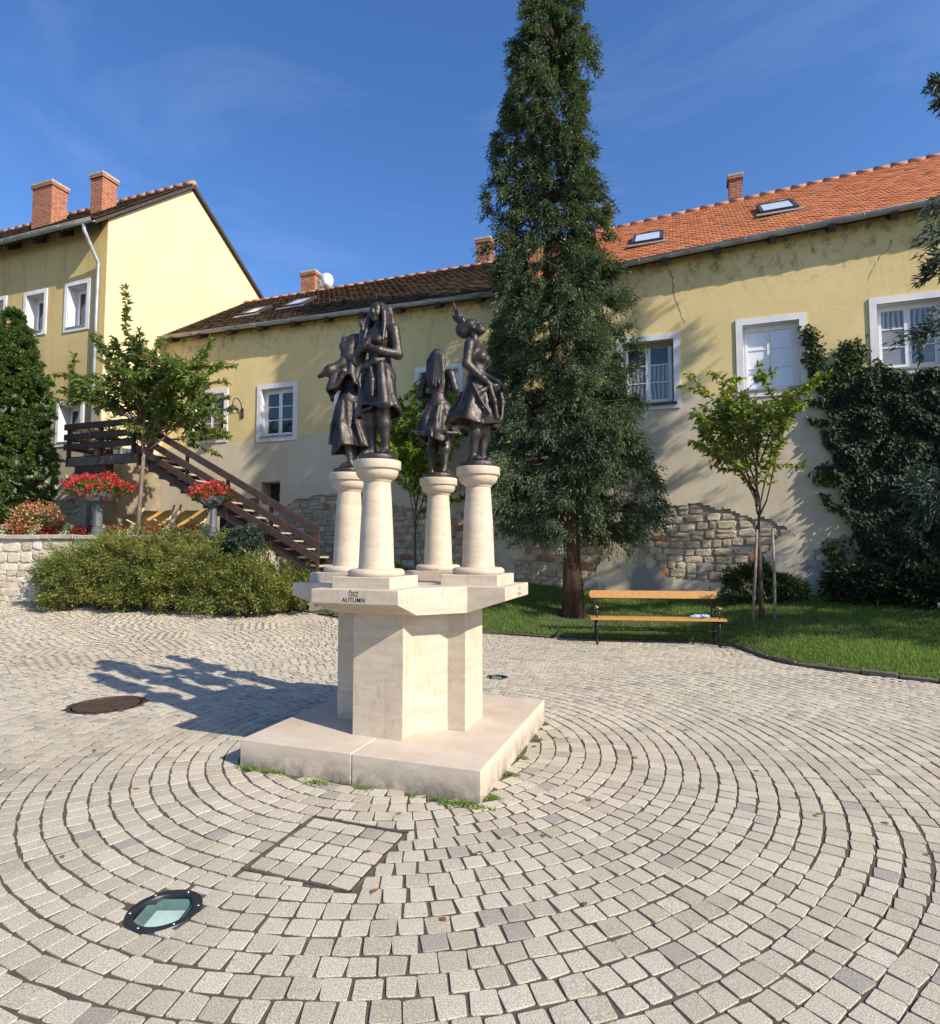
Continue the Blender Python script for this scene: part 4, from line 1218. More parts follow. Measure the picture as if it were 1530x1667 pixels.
def lay_stones(parent, test, x0, x1, z0, z1, hs, ws, place, name, vars_, limit, mat_=None):
    z = z0; n = 0; out = []
    while z < z1:
        hgt = rnd.uniform(*hs); x = x0 - rnd.uniform(0, .3)
        while x < x1:
            w_ = rnd.uniform(*ws) * (1 if rnd.random() > .25 else .6)
            zq = z; z = zq + .045 * math.sin(x * 1.9 + zq * 3)
            if test(x + w_ / 2, z + hgt / 2):
                sub = [(z, hgt)] if hgt < hs[1] * .85 or rnd.random() < .6 else [(z, hgt * .5), (z + hgt * .5, hgt * .5)]
                for zz_, hh_ in sub: out.append((x + w_ / 2, zz_ + hh_ / 2, w_, hh_))
            z = zq; x += w_
        z += hgt
    rnd.shuffle(out); out.sort(key=lambda q: -q[2] * q[3])
    rest = []
    for i_, (x, zc, w_, h_) in enumerate(out):
        o = bpy.data.objects.new(name, rnd.choice(vars_)); place(o, x, zc, w_, h_)
        if i_ < limit: put(o, parent); continue
        M_ = Matrix.LocRotScale(o.location, o.rotation_euler, o.scale); rest.append(([M_ @ v.co for v in o.data.vertices], [tuple(p.vertices) for p in o.data.polygons])); bpy.data.objects.remove(o)
    if rest:
        mb = MB()
        for v, f in rest: mb.add(v, f)
        mb.build(name + '_infill', vars_[0].materials[0], parent, kind='stuff')
    return len(out)
def pl_wall(o, x, z, w_, h_):
    o.location = (x, YW + .046, z); o.rotation_euler = (0, rnd.gauss(0, .04), 0); o.scale = (w_ * .95 * rnd.choice((-1, 1)) if False else w_ * .95, rnd.uniform(.018, .042), h_ * 1.0)
NST = lay_stones(house, lambda x, z: exposed(x, z) and z > lz(x, YW - .1) - .05, -10.6, 4.2, .55, 3.1, (.11, .20), (.20, .46), pl_wall, 'rubble_stone', rubble_vars, 300)
print('rubble', NST)
# windows
labs = ['window with a flower box on its sill', None, None, None, 'window with dark shutter box and lace curtains', 'window with closed white blinds', 'window with lowered grey blinds', None]
panes = [MAT_PANE, MAT_PANE, MAT_PANE, MAT_PANE, [MAT_CURTAIN, MAT_CURTAIN, MAT_PANE], MAT_BLIND, [MAT_BLIND2, MAT_BLIND2, MAT_CURTAIN], MAT_PANE]
for i, (a, b, c, d) in enumerate(WIN):
    window(house, a, b, c, d, YW, panes[i], 3, 2, dark=(i == 4), label=labs[i])
# cracks in the plaster
MAT_CRACK = simple('crack_shadow', (.16, .115, .05), .95, 0, 9, .4, 0, 0)
def crack(pts, w0):
    P = [onY(u, v, YW - .003) for u, v in pts]; V = []; F = []
    fine = []
    for p, q in zip(P, P[1:]):
        for k in range(4): fine.append(p.lerp(q, k / 4) + Vector((rnd.gauss(0, .012), 0, rnd.gauss(0, .006))))
    fine.append(P[-1])
    for i, p in enumerate(fine):
        w_ = w0 * (1 - .75 * i / len(fine)) * rnd.uniform(.5, 1.3)
        V += [(p.x - w_, p.y, p.z), (p.x + w_, p.y, p.z)]
    for i in range(len(fine) - 1): F.append((2 * i, 2 * i + 1, 2 * i + 3, 2 * i + 2))
    mb = MB(); mb.add(V, [q[::-1] for q in F]); mb.build('crack', MAT_CRACK, house)
crack([(1092, 440), (1095, 465), (1100, 492), (1108, 512), (1116, 528)], .012)
crack([(1452, 390), (1445, 405), (1432, 418), (1420, 440), (1412, 458)], .010)

# roofs -----------------------------------------------------------------
def roof(house, x0, x1, e0, e1, yr, zr0, zr1, m, name, tw=.19, ex=.155, lift=.022):
    """tiled slope from eave (y=e0,z=e1) to ridge (yr); zr0/zr1 ridge heights left/right; every tile its own slab"""
    ye, zel, zer = e0, e1[0], e1[1]
    S = math.hypot(yr - ye, zr0 - zel); rows = int(S / ex); n = int((x1 - x0) / tw)
    V = []; F = []
    for r_ in range(-1, rows + 1):
        for k in range(n + 1):
            xa = x0 + (k - (.5 if r_ % 2 else 0)) * tw; xb = xa + tw * .975
            xa = max(x0, xa); xb = min(x1, xb)
            if xb - xa < .03: continue
            def P(x, s_, up):
                u = (x - x0) / (x1 - x0); ze = lerp(zel, zer, u); zr = lerp(zr0, zr1, u)
                tt = s_ / S; ny = -(zr - ze) / S; nz_ = (yr - ye) / S
                return (x, lerp(ye, yr, tt) + ny * up, lerp(ze, zr, tt) + nz_ * up)
            s0 = max(-.06, r_ * ex); s1 = min(S, r_ * ex + ex * 1.25); jt = rnd.gauss(0, .004)
            b_ = len(V); th_ = .016; u0 = lift + jt; u1 = .004 + jt * .3
            xm = (xa + xb) / 2
            V += [P(xa + .01, s0 + .012, u0), P(xm, s0 - .008, u0 + .003), P(xb - .01, s0 + .012, u0), P(xb, s1, u1), P(xa, s1, u1), P(xa + .01, s0 + .012, u0 - th_), P(xm, s0 - .008, u0 - th_), P(xb - .01, s0 + .012, u0 - th_)]
            F += [(b_, b_ + 1, b_ + 3, b_ + 4), (b_ + 1, b_ + 2, b_ + 3, b_ + 3), (b_ + 5, b_ + 6, b_ + 1, b_), (b_ + 6, b_ + 7, b_ + 2, b_ + 1), (b_, b_ + 4, b_ + 5, b_ + 5), (b_ + 7, b_ + 3, b_ + 2, b_ + 2)]
    me = bpy.data.meshes.new(name); me.from_pydata(V, [], [tuple(dict.fromkeys(q)) for q in F]); me.update()
    o = obj(name, me, m, house, kind='stuff')
    return o
def deck_under(house, x0, x1, ye, zel, zer, yr, zr0, zr1, yb, m):
    mb = MB()
    q = .02
    v = [(x0, ye, zel - q), (x1, ye, zer - q), (x1, yr, zr1 - q), (x0, yr, zr0 - q), (x0, yb, zel - q), (x1, yb, zer - q),
         (x0, ye, zel - q - .07), (x1, ye, zer - q - .07), (x1, yr, zr1 - q - .07), (x0, yr, zr0 - q - .07)]
    mb.add(v, [(0, 1, 2, 3), (3, 2, 5, 4), (6, 9, 8, 7), (6, 7, 1, 0), (0, 3, 9, 6), (1, 7, 8, 2)])
    return mb.build('roof_boards', m, house)
YE, YR = 13.28, 16.9
XS = -4.05                                   # where old roof meets new roof
roof(house, XL + .02, XS, YE, (7.855, 7.695), YR, 10.32, 10.28, MAT_OTILE, 'roof_tiles', .19, .17, .034)
deck_under(house, XL + .02, XS, YE, 7.815, 7.655, YR, 10.28, 10.24, 21, MAT_RAFTER)
roof(house, XS + .02, XR, YE, (7.755, 8.54), YR, 10.55, 11.35, MAT_TILE, 'roof_tiles', .17, .15, .019)
deck_under(house, XS + .02, XR, YE, 7.715, 8.50, YR, 10.51, 11.31, 21, MAT_RAFTER)
def ridge(x0, x1, z0, z1, m, step):
    n = int((x1 - x0) / step)
    for k in range(n):
        a = lerp(x0, x1, k / n); b = lerp(x0, x1, (k + 1) / n); za = lerp(z0, z1, k / n); zb = lerp(z0, z1, (k + 1) / n)
        mb = MB(); mb.tube([(a - .02, YR, za - .02), (b + .01, YR, zb - .04)], [.10, .08], 10); mb.build('ridge_tile', m, house)
ridge(XL + .05, XS, 10.32, 10.28, MAT_RIDGE, .36)
ridge(XS, XR, 10.56, 11.36, MAT_RIDGE, .36)
# verge of the red roof at the step
mb = MB(); mb.bb(XS - .02, XS + .02, YE, YE + .02, 7.4, 7.6)
for k in range(8):
    y0 = lerp(YE, YR, k / 8); y1 = lerp(YE, YR, (k + 1) / 8)
    m2 = MB(); m2.beam((XS + .02, y0, lerp(7.78, 10.58, k / 8)), (XS + .02, y1 + .03, lerp(7.78, 10.58, (k + 1) / 8)), .17, .09, bevel=.02); m2.build('verge_tile', MAT_RIDGE, house)
# half round gutters with brackets, rafter ends under the eaves
def gutter(house, x0, x1, z0, z1, y, r_=.075):
    n = max(2, int((x1 - x0) / 2)); V = []; F = []; K = 10
    for i in range(n + 1):
        x = lerp(x0, x1, i / n); z = lerp(z0, z1, i / n)
        for k in range(K + 1):
            a = math.pi * k / K
            V.append((x, y - r_ * math.cos(a), z - r_ * math.sin(a)))
    for i in range(n):
        for k in range(K):
            a = i * (K + 1) + k; F.append((a, a + 1, a + K + 2, a + K + 1))
    mb = MB(); mb.add(V, F, True); mb.tube([(x0, y - r_, z0), (x1, y - r_, z1)], .012, 6)
    o = mb.build('gutter', MAT_ZINC, house)
    so = o.modifiers.new('sheet', 'SOLIDIFY'); so.thickness = .006
    m = int((x1 - x0) / 1.05)
    for i in range(m + 1):
        x = lerp(x0 + .1, x1 - .1, i / m); z = lerp(z0, z1, i / m)
        mb = MB(); pts = [(x, y - (r_ + .006) * math.cos(math.pi * k / 8), z - (r_ + .006) * math.sin(math.pi * k / 8)) for k in range(9)]
        mb.tube(pts, .009, 5); mb.build('gutter_bracket', MAT_ZINC, o)
gutter(house, XL + .06, XS - .03, 7.815, 7.655, YE - .07)
gutter(house, XS + .03, XR, 7.715, 8.50, YE - .07)
for k in range(24):
    x = XL + .5 + k * 1.06
    if x > XR - .2: break
    z = lerp(7.855, 7.695, (x - XL) / (XS - XL)) if x < XS else lerp(7.755, 8.54, (x - XS) / (XR - XS))
    mb = MB(); mb.beam((x, YE - .09, z - .19), (x, YW + .1, z - .19 + .26), .13, .15); mb.build('rafter', MAT_RAFTER, house)
# skylights
def slope_pt(x, tt):
    if x < XS:
        ze = lerp(7.855, 7.695, (x - XL) / (XS - XL)); zr = lerp(10.32, 10.28, (x - XL) / (XS - XL))
    else:
        ze = lerp(7.755, 8.54, (x - XS) / (XR - XS)); zr = lerp(10.55, 11.35, (x - XS) / (XR - XS))
    return Vector((x, lerp(YE, YR, tt), lerp(ze, zr, tt))), math.atan2(zr - ze, YR - YE)
def px_on_roof(u, v):
    d = _ray(u, v); best = None
    for k in range(0, 201):
        tt = k / 200; y = lerp(YE, YR, tt); s_ = y / d[1]; p = Vector((d[0] * s_, y, CAMH + d[2] * s_)); q, a = slope_pt(p.x, tt)
        e = abs(q.z - p.z)
        if best is None or e < best[0]: best = (e, p.x, tt)
    return best[1], best[2]
for (u, v, w_, h_, opn) in ((1055, 391, .72, 1.0, 0), (1264, 341, .78, 1.0, 0), (417, 509, .66, .9, .0), (488, 495, .72, 1.0, 0)):
    x, tt = px_on_roof(u, v); p, a = slope_pt(x, tt)
    e = bpy.data.objects.new('skylight', None); e.location = p + Vector((0, -math.sin(a) * .05, math.cos(a) * .05)); e.rotation_euler = (a, 0, 0); put(e, house)
    mb = MB(); f_ = .07
    mb.bb(-w_ / 2, w_ / 2, -h_ / 2, -h_ / 2 + f_, -.04, .05); mb.bb(-w_ / 2, w_ / 2, h_ / 2 - f_, h_ / 2, -.04, .05); mb.bb(-w_ / 2, -w_ / 2 + f_, -h_ / 2 + f_, h_ / 2 - f_, -.04, .049); mb.bb(w_ / 2 - f_, w_ / 2, -h_ / 2 + f_, h_ / 2 - f_, -.04, .049)
    mb.build('frame', MAT_SKYF, e)
    mb = MB(); mb.bb(-w_ / 2 + f_, w_ / 2 - f_, -h_ / 2 + f_, h_ / 2 - f_, .01, .03); mb.build('pane', MAT_SKYL, e)
    mb = MB(); mb.bb(-w_ / 2 - .1, w_ / 2 + .1, -h_ / 2 - .18, -h_ / 2, -.012, .005); mb.build('flashing', MAT_ZINC, e)
# chimneys
def chimney(parent, x, y, z0, z1, wx, wy, cap=.05):
    c = bpy.data.objects.new('chimney', None); c.location = (x, y, z0); put(c, parent)
    h_ = z1 - z0
    mb = MB(); mb.bb(-wx / 2, wx / 2, -wy / 2, wy / 2, 0, h_ - .09); mb.build('stack', MAT_BRICK, c)
    mb = MB(); mb.bb(-wx / 2 - .04, wx / 2 + .04, -wy / 2 - .04, wy / 2 + .04, h_ - .16, h_ - .089); mb.build('corbel', MAT_BRICK, c)
    mb = MB(); mb.bb(-wx / 2 - cap, wx / 2 + cap, -wy / 2 - cap, wy / 2 + cap, h_ - .088, h_, .012); mb.build('cap', MAT_CONC, c)
for (u0, u1, vt, Y, zb_) in ((489, 518, 445, 17.6, 9.4), (772, 800, 389, 17.4, 9.4), (966, 997, 338, 17.2, 9.6), (1184, 1210, 283, 17.5, 10.2)):
    p = onY(u0, vt, Y); q = onY(u1, vt, Y); wx = abs(q.x - p.x) * .78
    chimney(house, (p.x + q.x) / 2, Y + .25, zb_, p.z, wx, wx * 1.15)

# ---------------------------------------------------------------- the taller house on the left
nb = thing('gabled_house', 'tall gabled house with cream sunlit gable and red brick chimneys at left', 'house', (0, 0, 0))
YF, XG = 11.5, -14.5
NW = [(-17.67, -16.72, 7.60, 8.92), (-16.02, -15.05, 7.54, 8.95), (-16.16, -15.12, 4.36, 5.62), (-19.35, -18.4, 7.65, 8.95)]
holes = [(a + .11, b - .11, c + .10, d - .11) for a, b, c, d in NW]
mb = MB(); wall_sheet(mb, -30, XG, 1.2, 10.5, YF, holes, .34); mb.build('wall', MAT_PLASTER2, nb)
mb = MB(); yb = 18.0
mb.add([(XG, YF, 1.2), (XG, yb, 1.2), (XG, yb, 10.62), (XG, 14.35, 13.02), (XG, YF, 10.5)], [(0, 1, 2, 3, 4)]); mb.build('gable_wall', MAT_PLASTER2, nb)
for i, (a, b, c, d) in enumerate(NW):
    window(nb, a, b, c, d, YF, None, 1, 2, sur=.11, depth=.28)
# roof of the neighbour
roof(nb, -30, XG + .12, 11.05, (10.28, 10.28), 14.35, 13.2, 13.2, MAT_OTILE, 'roof_tiles', .19, .17, .034)
mb = MB()
mb.add([(-30, 11.05, 10.25), (XG + .12, 11.05, 10.25), (XG + .12, 14.35, 13.17), (-30, 14.35, 13.17), (-30, 18.25, 10.55), (XG + .12, 18.25, 10.55), (-30, 11.05, 10.15), (XG + .12, 11.05, 10.15), (XG + .12, 14.35, 13.05), (-30, 14.35, 13.05), (-30, 18.25, 10.43), (XG + .12, 18.25, 10.43)],
       [(0, 1, 2, 3), (3, 2, 5, 4), (6, 9, 8, 7), (9, 10, 11, 8), (0, 6, 7, 1), (1, 7, 8, 2), (2, 8, 11, 5), (5, 11, 10, 4)])
mb.build('roof_boards', MAT_RAFTER, nb)
for k in range(40):
    a = -30 + k * .39
    mb = MB(); mb.tube([(a, 14.35, 13.2), (a + .41, 14.35, 13.19)], [.11, .10], 8); mb.build('ridge_tile', MAT_RIDGE, nb)
gutter(nb, -30, XG + .1, 10.24, 10.24, 10.98)
for k in range(15):
    x = -29.5 + k * 1.05
    mb = MB(); mb.beam((x, 11.1, 10.10), (x, 11.6, 10.45), .13, .14); mb.build('rafter', MAT_RAFTER, nb)
# downpipe with its swan neck
mb = MB(); mb.tube([(-14.72, 10.98, 10.18), (-14.72, 11.0, 10.0), (-14.70, 11.25, 9.55), (-14.70, 11.42, 9.3), (-14.72, 11.43, 8.0), (-14.72, 11.43, 1.9)], .05, 12); mb.build('downpipe', MAT_ZINC, nb)
for z in (9.2, 7.4, 5.6, 3.8):
    mb = MB(); mb.tube([(-14.71, 11.43, z - .025), (-14.71, 11.43, z + .025)], .058, 12); mb.build('pipe_clip', MAT_ZINC, nb)
for (u0, u1, vt, zb_, Y, rx, ry) in ((45, 95, 306, 11.2, 12.6, 0, 0), (141, 175, 288, 11.2, 12.6, 0, 0)):
    p = onY(u0, vt, Y); q = onY(u1, vt, Y); w_ = abs(q.x - p.x)
    chimney(nb, (p.x + q.x) / 2 + .06, Y + .2, zb_, p.z, w_ * .62 if u0 < 100 else w_ * .55, .5 if u0 < 100 else .48)
# stones showing on the foot of the left house, under the deck
for (a, z0, w_, h_) in [(rnd.uniform(-17.5, -14.7), rnd.uniform(1.9, 3.6), rnd.uniform(.2, .5), rnd.uniform(.12, .25)) for _ in range(60)]:
    o = bpy.data.objects.new('rubble_stone', rnd.choice(rubble_vars)); o.location = (a, YF + .012, z0); o.scale = (w_, .045, h_); o.rotation_euler = (0, rnd.gauss(0, .06), 0); put(o, nb)
# satellite dish
d_ = thing('satellite_dish', 'white satellite dish beside the small chimney on the dark roof', 'dish', tuple(onY(531, 474, 17.3)))
mb = MB(); prof = [(.02, .0)] + [(.33 * k / 8, .08 * (k / 8) ** 2) for k in range(1, 9)]
mb.lathe(prof, (0, 0, .28), 28, True, 'Y'); o = mb.build('reflector', MAT_WPAINT, d_); o.modifiers.new('sheet', 'SOLIDIFY').thickness = .012
mb = MB(); mb.tube([(0, .05, -.9), (0, .05, .25)], .025, 8); mb.build('mast', MAT_ZINC, d_)
mb = MB(); mb.tube([(0, 0, -.1), (0, -.4, .16)], .012, 6); mb.box((0, -.42, .18), (.06, .08, .06)); mb.build('feed_arm', MAT_ZINC, d_)
# wall lamp on a swan neck
wl = thing('wall_lamp', 'swan neck wall lamp between two windows of the yellow house', 'lamp', tuple(onY(395, 672, YW)))
mb = MB(); mb.bb(-.05, .05, -.03, .0, -.16, .12, .01); mb.build('wall_plate', MAT_DKPAINT, wl)
mb = MB(); mb.tube([(0, -.02, .0), (0, -.08, .25), (0, -.20, .36), (0, -.34, .33), (0, -.40, .2), (0, -.40, .12)], .014, 8); mb.build('arm', MAT_DKPAINT, wl)
mb = MB(); mb.lathe([(.03, .13), (.06, .11), (.16, .03), (.165, .01), (.05, .0)], (0, -.40, 0), 24); mb.build('shade', MAT_DKPAINT, wl)
mb = MB(); mb.lathe([(.03, -.11), (.08, -.09), (.11, -.03), (.105, .008)], (0, -.40, 0), 20); mb.build('globe', NT('lamp_globe').fin((.62, .60, .54), .25), wl)
# garden retaining wall
gw = thing('retaining_wall', 'pale rubble stone retaining wall of the flower terrace, far left', 'wall', (0, 0, 0))
ang = math.atan(.3)
core = MB(); core.box(((WA.x + WB.x) / 2 - .06, (WA.y + WB.y) / 2 + .19, (TER + .1) / 2 - .02), (8.3, .34, TER - .14), Matrix.Rotation(ang, 3, 'Z')); core.bb(-9.9, -9.55, 10.2, 13.6, 0, TER - .04); core.build('wall_core', simple('lime_mortar', (.50, .44, .35), .95, 0, 6, .25, 25, .7, .02), gw)
gvars = []
for k in range(14):
    v, f = fix_out(*stone_mesh(1, 1, 1, 800 + k)); me = bpy.data.meshes.new('wall_stone'); me.from_pydata(v, [], f); me.materials.append(MAT_GWALL); me.update(); gvars.append(me)
dw = (WB - WA).normalized()
def pl_gw(o, s_, z, w_, h_):
    p = WA + dw * s_; b_ = Vector((-dw.y, dw.x)) * -.0
    o.location = (p.x + .006, p.y + .022, z); o.rotation_euler = (0, rnd.gauss(0, .05), ang); o.scale = (w_ * 1.03, rnd.uniform(.014, .03), h_ * 1.03)
lay_stones(gw, lambda s_, z: z < TER - .12 and s_ < 8.0, 1.5, 8.1, .22, TER - .2, (.14, .30), (.22, .55), pl_gw, 'wall_stone', gvars, 300)
s_ = 0.0
while s_ < 8.1:
    L = rnd.uniform(.5, .85); p = WA + dw * (s_ + L / 2); mb = MB()
    mb.box((0, 0, 0), (L - .012, .44, .10), None, .015)
    o = mb.build('coping_stone', MAT_CONC, gw); o.location = (p.x - .05, p.y + .15, TER - .04 + rnd.gauss(0, .004)); o.rotation_euler = (rnd.gauss(0, .01), 0, ang); s_ += L
# ================================================================== vegetation
def unit(a): return a / (np.linalg.norm(a, axis=-1, keepdims=True) + 1e-9)
def leaves(P, D, L, W, fold=.25, up=None, roll=None):
    """diamond leaves: base P, direction D, length L, width W, folded along the midrib -> verts, quads"""
    n = len(P); D = unit(D)
    U = np.tile(np.array([0, 0, 1.0]), (n, 1)) if up is None else up
    U = U + rng.normal(0, .45 if roll is None else roll, (n, 3))
    S = unit(np.cross(D, U)); N = np.cross(S, D)
    L = np.broadcast_to(L, (n,))[:, None]; W = np.broadcast_to(W, (n,))[:, None]
    mid = P + D * L * .42
    a = P; b = mid + S * W * .5 + N * W * fold; c = P + D * L - N * L * .10; d = mid - S * W * .5 + N * W * fold
    V = np.stack([a, b, c, d], 1).reshape(-1, 3)
    F = np.arange(4 * n).reshape(n, 4)
    return V, F
def join(lst):
    V = []; F = []; k = 0
    for v, f in lst: V.append(v); F.append(f + k); k += len(v)
    return np.concatenate(V), np.concatenate(F)
def rdir(n):
    a = rng.normal(0, 1, (n, 3)); return unit(a)

def bark(name, a, b, sc=(9, 9, 1.6)):
    t = NT(name); n_ = t.noise(1.6, 6, .7, t.scaled(sc)); t.bump(n_, .9, .03)
    return t.fin(t.ramp(n_, .32, .68, a, b), .95, 0, .1)
MAT_BARK = bark('conifer_bark', (.035, .022, .016), (.125, .075, .05))
MAT_BARK2 = bark('young_bark', (.10, .07, .055), (.25, .185, .15), (14, 14, 5))
MAT_BARK3 = bark('dark_young_bark', (.05, .038, .03), (.13, .10, .085), (14, 14, 5))
MAT_CON = leafmat('cypress_foliage', (.024, .040, .022), (.062, .088, .046), (.105, .125, .060), .14, .65, .18, .8, gain=1.75)
MAT_CON2 = leafmat('blue_conifer_foliage', (.020, .035, .028), (.05, .075, .06), (.07, .10, .08), .1, .65, .15, gain=1.6)
MAT_THUJA = leafmat('thuja_foliage', (.045, .085, .020), (.10, .155, .042), (.13, .18, .05), .15, .65, .25, gain=1.3)
MAT_JUN = leafmat('juniper_foliage', (.055, .085, .024), (.14, .15, .042), (.26, .23, .07),   .07, .65, .38, .7, gain=1.75, patch=(.235, .205, .058))
MAT_LEAF1 = leafmat('cherry_leaf', (.040, .065, .018), (.095, .125, .034), (.15, .095, .05), .07, transl=.48, gain=2.25)
MAT_LEAF2 = leafmat('pale_leaf', (.055, .085, .018), (.15, .17, .045), (.22, .19, .05), .14, transl=.5, gain=2.0)
MAT_LEAF3 = leafmat('bright_leaf', (.05, .09, .015), (.145, .19, .035), (.22, .22, .06), .12, transl=.5, gain=1.8)
MAT_IVY = leafmat('ivy_leaf', (.014, .024, .013), (.036, .056, .026), (.05, .075, .035), .1, .6, .12, gain=1.15)
MAT_IVY2 = leafmat('ivy_edge_leaf', (.03, .05, .02), (.075, .10, .038), (.10, .12, .05), .1, .5, .2, gain=1.3)
MAT_GRASS = leafmat('grass_blade', (.060, .105, .022), (.115, .175, .040), (.17, .165, .07), .08, .6, .45, .6, gain=2.0)
MAT_RED = leafmat('red_petal', (.50, .03, .035), (.72, .10, .09), (.78, .28, .25), .12, .5, .3)
MAT_REDD = leafmat('begonia_red', (.16, .012, .012), (.36, .03, .025), (.5, .08, .06), .12, .5, .25)
MAT_WHT = leafmat('white_petal', (.55, .55, .42), (.75, .75, .62), (.5, .6, .3), .12, .5, .3)
MAT_ORG = leafmat('orange_petal', (.50, .16, .07), (.62, .30, .18), (.55, .42, .30), .2, .5, .3)

def interp(z, tab, i):
    return np.interp(z, [q[0] for q in tab], [q[i] for q in tab])

def conifer(name, label, base, tab, nclump, per, L, W, m, group=None, trunk_r=.26, droop=.55, zlow=1.7, seed=1, size=(.22, .42), extra=()):
    """tab: (z, radius, dx, dy). Foliage hangs in clumps of many narrow sprays at the ends of boughs"""
    global rng
    rng = np.random.default_rng(seed)
    root = thing(name, label, 'tree', base, 0, group)
    top = tab[-1][0]
    zz = np.linspace(0, top, 14)
    pts = [(float(interp(z, tab, 2)) * min(1, z / 3), float(interp(z, tab, 3)), z - (.15 if z == 0 else 0)) for z in zz]
    mb = MB()
    rr = [trunk_r * (1 - .93 * z / top) * (1.45 if z == 0 else 1) for z in zz]
    mb.tube(pts, rr, 14)
    # root flare and flutes
    V = np.array(mb.v); a = np.arctan2(V[:, 1], V[:, 0]); low = np.clip(1 - V[:, 2] / 2.2, 0, 1)
    k = 1 + low * .16 * np.sin(a * 5) ; V[:, 0] = V[:, 0] * k; V[:, 1] = V[:, 1] * k; mb.v = [tuple(p) for p in V]
    tr = mb.build('trunk', MAT_BARK, root)
    # clump centres
    out = []; bm_ = MB()
    cs = []
    tries = 0
    zs = np.array([q[0] for q in tab]); rs = np.array([q[1] for q in tab])
    while len(cs) < nclump and tries < nclump * 30:
        tries += 1
        z = rng.uniform(zlow, top)
        r_ = np.interp(z, zs, rs)
        if rng.uniform(0, rs.max()) > r_ + .12: continue
        a = rng.uniform(0, 2 * math.pi)
        lump = 1 + .17 * math.sin(3 * a + z * 1.3 + seed) + .13 * math.sin(5 * a - z * 2.1) + (rng.uniform(.05, .24) if rng.uniform() < .10 else 0)
        if mnoise.noise(Vector((math.cos(a) * 2.2, math.sin(a) * 2.2, z * 1.1 + seed))) > .30 and rng.uniform() < .75: continue
        q = rng.uniform(0, 1) ** .4
        rad = r_ * lump * (.28 + .74 * q)
        cs.append((rad * math.cos(a) + np.interp(z, zs, [t_[2] for t_ in tab]), rad * math.sin(a) + np.interp(z, zs, [t_[3] for t_ in tab]), z, a, r_))
    for (u_, v_, Y_) in extra:                 # single boughs that reach out towards the square
        p = onY(u_, v_, Y_) - Vector(base); a = math.atan2(p.y, p.x)
        cs.append((p.x, p.y, p.z, a, .15))
        for t_ in ((.35, .5, .62, .74, .86) if v_ > 500 else (.62, .85)): cs.append((p.x * t_ + rng.normal(0, .08), p.y * t_ + rng.normal(0, .08), p.z + .42 * (1 - t_), a, .35))
        bm_.tube([(0, 0, p.z + .5), (p.x * .5, p.y * .5, p.z + .35), tuple(p)], [.05, .03, .01], 5)
    for (x, y, z, a, r_) in cs:
        s_ = rng.uniform(*size) * (.55 + .45 * min(1, r_ / 1.2))
        o = np.array([math.cos(a), math.sin(a), 0.0])
        n = int(per * rng.uniform(.7, 1.3))
        # boughlets: several stems in the clump, sprays along each
        ns = 6
        stem = unit(o * .8 + rng.normal(0, .55, (ns, 3)) + np.array([0, 0, -.25 * droop * 2 + .35]))
        k = rng.integers(0, ns, n); tt = rng.uniform(0, 1, n)
        P = np.array([x, y, z]) + stem[k] * (tt * s_)[:, None] + rng.normal(0, .04 * s_ / .3, (n, 3))
        P[:, 2] -= droop * s_ * tt ** 2 * .8
        D = stem[k] * .7 + rng.normal(0, .5, (n, 3)) + np.array([0, 0, -droop]) + o * .3
        out.append(leaves(P, D, rng.uniform(.6, 1.3, n) * L, rng.uniform(.7, 1.2, n) * W, .15))
        if rng.uniform() < .13:
            cx, cy = np.interp(z, zs, [t_[2] for t_ in tab]), np.interp(z, zs, [t_[3] for t_ in tab])
            bm_.tube([(cx * min(1, z / 3), cy, z - .25 * 0 + .15), ((x + cx) / 2, (y + cy) / 2, z + .05), (x, y, z)], [.035, .022, .008], 5)
    V, F = join(out)
    obj('crown', np_mesh('crown', V, F), m, root)
    if bm_.v: bm_.build('boughs', MAT_BARK, root, kind='stuff')
    return root

big = conifer('conifer_tree', 'tall dark conifer with drooping foliage behind the bench', (-1.97, 11.75, lz(-1.97, 11.75)),
    [(1.35, .9, -.1, -.1), (1.9, 1.32, -.14, -.1), (2.6, 1.40, -.18, -.05), (3.6, 1.34, -.22, -.05), (4.9, 1.20, -.30, 0), (6.7, 1.08, -.44, 0), (8.2, .95, -.54, 0), (9.8, .82, -.55, 0), (11.2, .68, -.48, 0), (12.3, .46, -.40, 0), (13.3, .26, -.36, 0), (14.4, .04, -.36, 0)],
    1120, 290, .088, .024, MAT_CON, trunk_r=.17, zlow=1.5, seed=5)
conifer('conifer_tree', 'bluish conifer reaching in from the right edge beside the ivy', (7.0, 10.9, lz(7.0, 10.9)),
    [(.6, 1.5, 0, 0), (1.6, 1.9, 0, 0), (3.0, 1.9, 0, 0), (4.2, 1.3, 0, 0), (5.0, .5, 0, 0), (7.5, .22, 0, 0), (9.0, .22, 0, 0), (11.0, .2, 0, 0), (12.5, .04, 0, 0)],
    150, 130, .12, .034, MAT_CON2, trunk_r=.2, zlow=.6, seed=9, size=(.3, .6), droop=.4,
    extra=[(1534, 140, 10), (1544, 165, 10), (1542, 345, 10), (1546, 380, 10), (1524, 446, 9.8), (1534, 430, 9.8), (1546, 420, 9.8), (1504, 550, 9.6), (1518, 540, 9.6), (1534, 530, 9.6), (1500, 785, 10.2), (1490, 800, 10.2), (1520, 800, 10), (1530, 770, 10), (1510, 830, 10), (1545, 820, 10)])
